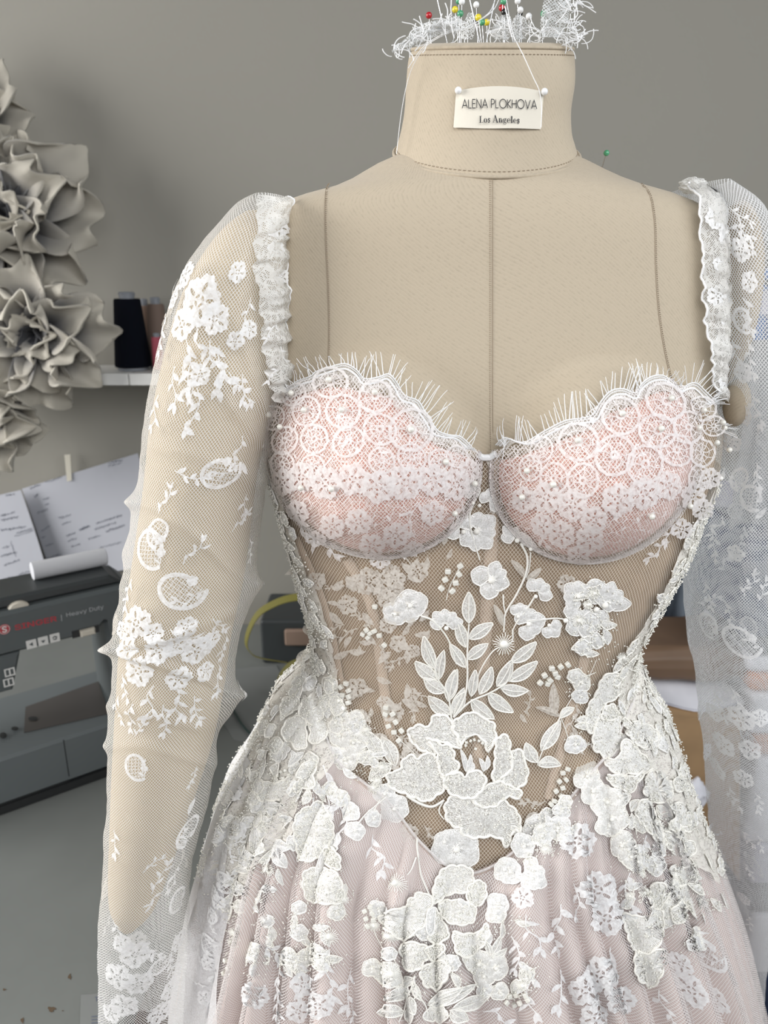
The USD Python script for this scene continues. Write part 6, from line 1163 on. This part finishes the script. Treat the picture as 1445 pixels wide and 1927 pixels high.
for bx, by, n_, a0, a1, L_ in ((547, 742, 7, -2.3, -1.7, 40), (1330, 762, 8, -.9, -.1, 46), (1346, 808, 7, -.6, .3, 44), (520, 770, 6, -2.9, -2.2, 26), (950, 842, 4, -2.0, -1.2, 26), (875, 846, 6, -.9, 0.1, 22)):
    for j in range(n_):
        a = a0 + (a1 - a0) * j / n_; s = np.linspace(0, 1, 6); q = np.array([bx, by]) + np.outer(s * L_ * r.uniform(.7, 1.1), [math.cos(a), math.sin(a)]) + np.outer(s ** 2 * 8, [0, 1]) + [r.uniform(-6, 6), r.uniform(-4, 4)]
        base = LB(q[:1], .009)[0]; w = at_y(q, base[1] - .004); ms.append(tube(w, .0003 * (1 - .4 * s), 4))
obj('eyelash_fringe', join(ms), 'white_thread', dress, smooth=60, kind='stuff', label='loose eyelash threads at the ends of the cups')
PEARLS = [(636, 733), (574, 751), (709, 758), (535, 784), (597, 782), (658, 786), (556, 807), (764, 820), (817, 869), (509, 813), (521, 834), (515, 852), (518, 872), (509, 884), (594, 908), (645, 910), (834, 948), (867, 902), (1235, 765), (1297, 771), (1157, 795), (1329, 794), (1281, 811), (1217, 818), (1319, 831), (1090, 838), (1340, 845), (1009, 883), (1053, 905), (1001, 924), (1270, 940), (1202, 953)]
pe = trimesh.creation.icosphere(3, .00185)
for p in PEARLS: obj('pearl', (np.asarray(pe.vertices) + LB(np.array([p], float), .0108)[0], pe.faces), 'pearl', dress, smooth=True)
for p in ((1338, 805), (1331, 896)): obj('pearl', (np.asarray(pe.vertices) + LB(np.array([p], float), .0085)[0], pe.faces), 'pearl', dress, smooth=True)

# ================================================================== THINGS ON THE NECK OF THE FORM
lab = thing('fabric_label', 'cream woven name label pinned to the front of the neck', 'label')
u, w = np.meshgrid(np.linspace(0, 1, 24), np.linspace(0, 1, 12), indexing='ij')
lpx = np.stack([(860 + 160 * u) * (1 - w) + (855.5 + 160 * u) * w, (172.5 + u - 9.5 * (1 - (2 * u - 1) ** 2)) * (1 - w) + (242 + 2 * u) * w], -1).reshape(-1, 2)
lt = LN(lpx, .0016 + .0006 * np.cos(u.ravel() * 9) * w.ravel()); lb_ = LN(lpx, .0010); f = grid_faces(24, 12, flip=True)
obj('cloth', (np.vstack([lt, lb_]), np.vstack([f, f[:, ::-1] + len(lt)])), 'label_cloth', lab, smooth=True)
def arc(cx, cy, rx, ry, a0, a1, n=14): t = np.radians(np.linspace(a0, a1, n)); return [(cx + rx * math.cos(x), cy + ry * math.sin(x)) for x in t]
SANS = {'A': ([[(0, 0), (.40, 1), (.80, 0)], [(.13, .33), (.67, .33)]], .80), 'L': ([[(0, 1), (0, 0), (.42, 0)]], .42), 'E': ([[(.46, 1), (0, 1), (0, 0), (.46, 0)], [(0, .53), (.42, .53)]], .46), 'N': ([[(0, 0), (0, 1), (.66, 0), (.66, 1)]], .66),
        'P': ([[(0, 0), (0, 1), (.22, 1)] + arc(.22, .73, .27, .27, 90, -90) + [(0, .46)]], .49), 'O': ([arc(.5, .5, .5, .52, 0, 360, 36)], 1.0), 'K': ([[(0, 0), (0, 1)], [(.50, 1), (.02, .50), (.54, 0)]], .54), 'H': ([[(0, 0), (0, 1)], [(.62, 0), (.62, 1)], [(0, .53), (.62, .53)]], .62), 'V': ([[(0, 1), (.38, 0), (.76, 1)]], .76), ' ': ([], .22)}
def sans(text, w):
    x, gs = 0, []
    for ch in text:
        ls, wd = SANS[ch]; gs += [affinity.translate(LineString(l).buffer(w, cap_style='flat', join_style='mitre', quad_segs=4), x, 0) for l in ls]; x += wd + .17
    return unary_union(gs), x - .17
def ell(cx, cy, rx, ry): return affinity.translate(affinity.scale(Point(0, 0).buffer(1, 16), rx, ry), cx, cy)
def serif_glyph(c):
    bx = sbox; st = lambda x, y0, y1, w=.17: bx(x, y0, x + w, y1); sf = lambda x0, x1, y: bx(x0, y - .025, x1, y + .025)
    if c == 'L': return unary_union([st(.12, 0, 1), sf(0, .42, .975), sf(0, .60, .025), bx(.56, 0, .60, .28)]), .64
    if c == 'o': return ell(.26, .31, .26, .33).difference(ell(.26, .31, .10, .29)), .54
    if c == 's': return unary_union([LineString(catmull([(.33, .50), (.20, .62), (.07, .50), (.18, .35), (.32, .22), (.20, 0), (.04, .12)], per=6)).buffer(.05), bx(.32, .42, .36, .62), bx(.02, 0, .06, .2), LineString([(.12, .42), (.28, .24)]).buffer(.075)]), .40
    if c == 'A': return unary_union([LineString([(.06, .02), (.36, 1)]).buffer(.03), LineString([(.36, 1), (.66, .02)]).buffer(.085), sf(.17, .55, .33), sf(-.02, .20, .025), sf(.48, .82, .025)]), .82
    if c == 'n': return unary_union([st(.06, 0, .62), sf(0, .20, .60), sf(0, .28, .025), LineString(arc(.33, .42, .14, .19, 180, 0)).buffer(.035), st(.38, 0, .45), sf(.32, .60, .025)]), .62
    if c == 'g': return unary_union([ell(.22, .42, .20, .21).difference(ell(.22, .42, .07, .18)), LineString([(.36, .56), (.50, .63)]).buffer(.035), ell(.24, -.10, .24, .15).difference(ell(.24, -.10, .17, .10)), LineString([(.12, .22), (.07, .12), (.20, .05), (.38, .03)]).buffer(.05)]), .52
    if c == 'e': return unary_union([ell(.25, .31, .25, .33).difference(ell(.27, .31, .13, .29)).difference(bx(.30, .14, .6, .30)), sf(.12, .48, .33)]), .52
    if c == 'l': return unary_union([st(.06, 0, 1), sf(0, .20, .975), sf(0, .29, .025)]), .31
    return Polygon(), .26
def serif(text):
    x, gs = 0, []
    for ch in text: g, wd = serif_glyph(ch); gs.append(affinity.translate(g, x, 0)); x += wd + .05
    return unary_union(gs), x - .05
for nm, (g, wd), x0, x1, yb, hh in (('name_print', sans('ALENA PLOKHOVA', .052), 872, 1005, 205.5, 16.0), ('place_print', serif('Los Angeles'), 902, 974.5, 233.5, 13.2)):
    v, f = tri2d(g, .30); px = np.c_[x0 + v[:, 0] / wd * (x1 - x0), yb - v[:, 1] * hh - 1.2 * (1 - (2 * v[:, 0] / wd - 1) ** 2) + .8 * v[:, 0] / wd]
    obj(nm, (LN(px, .0027), f[:, ::-1]), 'label_ink', lab, smooth=False, label={'name_print': 'dark printed capitals across the label', 'place_print': 'dark serif line below the capitals'}[nm])

def capz(x, Y): return z1n - .0105 * np.clip((YC - Y) / .056, -1, 1)
def pin(head, base, Y, colour, label, tip=None, r=.0019, group='pins stuck in the top of the neck'):
    t = thing('dressmaking_pin', label, 'pin', group); h = at_y([head], Y)[0]
    b = tip if tip is not None else at_y([base], Y)[0]
    if tip is None: s = (capz(0, Y) - .004 - h[2]) / (b[2] - h[2] + 1e-9); b = h + (b - h) * s
    obj('head', (np.asarray(PH.vertices) * r + h, PH.faces), 'pin_' + colour, t, smooth=True); obj('shaft', tube([h, b], .00022, 6), 'steel', t, smooth=60)
PH = trimesh.creation.icosphere(3)
for hd, bs, Y, c, l in (((807, 29), (812, 90), .525, 'red', 'red-headed pin furthest left on the neck'), ((866, 26), (853, 75), .505, 'green', 'green-headed pin below the yellow one at the left of the neck top'), ((856, 18), (862, 80), .53, 'yellow', 'yellow-headed pin left of the slanting needle'), ((863, 2), (865, 70), .545, 'green', 'green-headed pin cut by the upper edge, on the left'), ((869, 3), (868, 70), .515, 'white', 'white-headed pin touching the green one at the upper edge'),
    ((896, 9), (899, 75), .54, 'white', 'white-headed pin standing alone above the yellow and black ones'), ((900, 33), (906, 80), .50, 'yellow', 'bright yellow-headed pin in the middle cluster'), ((895, 38), (900, 80), .515, 'black', 'black-headed pin half behind the bright yellow one'), ((907, 42), (910, 80), .525, 'green', 'green-headed pin right of the bright yellow one'), ((916, 42), (917, 80), .535, 'yellow', 'pale yellow-headed pin low beside the lace tuft'), ((947, 3), (949, 70), .54, 'green', 'green-headed pin above the red one at the centre'), ((944, 15), (947, 75), .53, 'red', 'red-headed pin at the centre of the neck top'), ((949, 23), (950, 75), .515, 'black', 'black-headed pin under the central red one'),
    ((974, 2), (975, 70), .53, 'white', 'white-headed pin at the upper edge right of centre'), ((979, 19), (981, 70), .52, 'white', 'white-headed pin above the right lace tuft'), ((978, 25), (978, 70), .545, 'black', 'black-headed pin just behind a white one at the right'), ((995, 31), (997, 78), .51, 'white', 'lowest white-headed pin, left of the tall lace scrap'), ((1023, 26), (1021, 78), .505, 'green', 'green-headed pin standing before the tall lace scrap')):
    pin(hd, bs, Y, c, l)
for (a, b, Y, l) in (((822, -4), (834, 48), .50, 'bare needle slanting at the left of the neck top'), ((883, -4), (898, 60), .495, 'bare needle left of the bright yellow pin'), ((931, -2), (917, 70), .495, 'bare needle slanting left beside the central pins'), ((950, 12), (963, 68), .49, 'bare needle slanting right at the centre')):
    t = thing('needle', l, 'needle', 'needles stuck in the top of the neck'); p = at_y([a, b], Y); d = p[1] - p[0]; e = p[0] + d * ((capz(0, Y) - .003 - p[0][2]) / d[2]); obj('shaft', tube([p[0], (p[0] + e) / 2, e], [.00034, .0003, .00014], 6), 'steel', t, smooth=60)
for p, l in (((866, 173), 'white pin head at the left corner of the label'), ((1017, 174.5), 'white pin head at the right corner of the label')):
    h = LN(np.array([p], float), .0036)[0]; t = LN(np.array([p], float) + [2, 3], -.006)[0]; pin(p, None, .48, 'white', l, tip=t, group=None) if False else None
    q = thing('dressmaking_pin', l, 'pin'); obj('head', (np.asarray(PH.vertices) * .0020 + h, PH.faces), 'pin_white', q, smooth=True); obj('shaft', tube([h, t], .00036, 6), 'steel', q, smooth=60)
q = thing('dressmaking_pin', 'green-headed pin stuck in the shoulder right of the neck', 'pin'); h = at_y([(1141, 288)], .512)[0]; b = at_y([(1132, 318)], .52)[0]
obj('head', (np.asarray(PH.vertices) * .0018 + h, PH.faces), 'pin_green', q, smooth=True); obj('shaft', tube([h, b], .00036, 6), 'steel', q, smooth=60)

def scrap(path, widths, Y, label, seed, frays, fray_c, cell_uv=1.0):
    t = thing('lace_scrap', label, 'lace'); r = random.Random(seed); nr = np.random.default_rng(seed)
    c = resample(catmull(path, per=6), 3); n = len(c); tg_ = np.gradient(c, axis=0); tg_ /= np.linalg.norm(tg_, axis=1, keepdims=True); nn = np.stack([-tg_[:, 1], tg_[:, 0]], 1); wq = np.interp(np.linspace(0, 1, n), np.linspace(0, 1, len(widths)), widths)
    k = np.linspace(-1, 1, 13); s = np.arange(n)
    P = np.stack([at_y(c + nn * (wq * q)[:, None] + nn * (4 * (meshkit.noise(np.c_[s * .25, np.full(n, q * 1.5), np.full(n, seed)], seed) - .5))[:, None], Y + .010 * (meshkit.fbm(np.c_[s * .14, np.full(n, q * 1.3), np.full(n, seed * 2.)], 3, seed) - .5)) for q in k], 1)
    lo = capz(0, P[..., 1]) + .001; P[..., 2] = np.where((P[..., 1] > .474) & (P[..., 2] < lo), lo, P[..., 2])
    obj('net_strip', (P.reshape(-1, 3), grid_faces(n, 13)), 'scrap_net', t, smooth=True, uv=arc_uv(P) * cell_uv)
    ms = []
    for i in range(frays):
        b = np.array(r.choice(fray_c), float) + nr.normal(0, 5, 2); a = r.uniform(0, 6.28); L_ = r.uniform(14, 44); cv = r.uniform(-2.6, 2.6); q = [b]
        for j in range(9): a += cv / 9 + r.uniform(-.15, .15); q.append(q[-1] + L_ / 9 * np.array([math.cos(a), math.sin(a)]))
        w = at_y(np.array(q), Y + r.uniform(-.008, .006)); ms.append(tube(w, .00026, 4))
    obj('frayed_threads', join(ms), 'white_thread', t, smooth=60, kind='stuff')
scrap([(738, 98), (770, 78), (805, 58), (838, 50), (868, 40)], [3, 9, 15, 15, 12], .466, 'frayed lace scrap hanging over the left rim of the neck', 4, 46, [(745, 95), (775, 74), (800, 60), (820, 48), (845, 38), (800, 66)])
scrap([(872, 74), (880, 56), (884, 38), (886, 24)], [14, 15, 11, 5], .512, 'small beaded lace tuft left of the middle pins', 6, 18, [(876, 60), (884, 40)], .8)
scrap([(932, 74), (945, 56), (950, 40), (948, 28)], [14, 19, 15, 8], .515, 'rounded lace tuft between the centre needles', 7, 30, [(945, 50), (935, 60), (955, 45)])
scrap([(980, 74), (979, 55), (978, 40), (982, 30)], [11, 16, 15, 10], .53, 'small lace tuft behind the right white pins', 8, 10, [(978, 50)])
scrap([(1035, 80), (1040, 50), (1046, 20), (1050, -14), (1052, -60)], [16, 24, 26, 24, 22], .500, 'tall lace scrap standing up at the right of the neck', 9, 85, [(1070, 62), (1080, 40), (1072, 20), (1085, 66), (1060, 74), (1082, 8), (1020, 62), (1090, 74)])
def thread(px, Y, label, r=.00022):
    w = at_y(catmull(px, per=8), Y) if np.ndim(Y) == 0 else at_y(catmull(px, per=8), np.interp(np.linspace(0, 1, (len(px) - 1) * 8 + 1), np.linspace(0, 1, len(Y)), Y))
    obj('loose_thread', tube(w, r, 5), 'white_thread', label=label, cat='thread', smooth=60)
thread([(952, -6), (958, 30), (966, 66), (985, 105), (1003, 145), (1015, 172), (1019, 205), (1018, 240)], [.50, .474, .468, .466, .466, .469, .469], 'loose white thread trailing from the neck top to the right label corner')
thread([(940, -4), (925, 22), (885, 48), (845, 62), (805, 84), (780, 118), (765, 160), (754, 220), (746, 290)], [.49, .478, .471, .474, .488, .502, .506, .505], 'long white thread trailing down the left side of the neck')
thread([(930, 4), (918, 26), (880, 50), (830, 66), (795, 90), (768, 128)], [.49, .470, .472, .482, .50, .50], 'short white thread curving over the left rim of the neck')
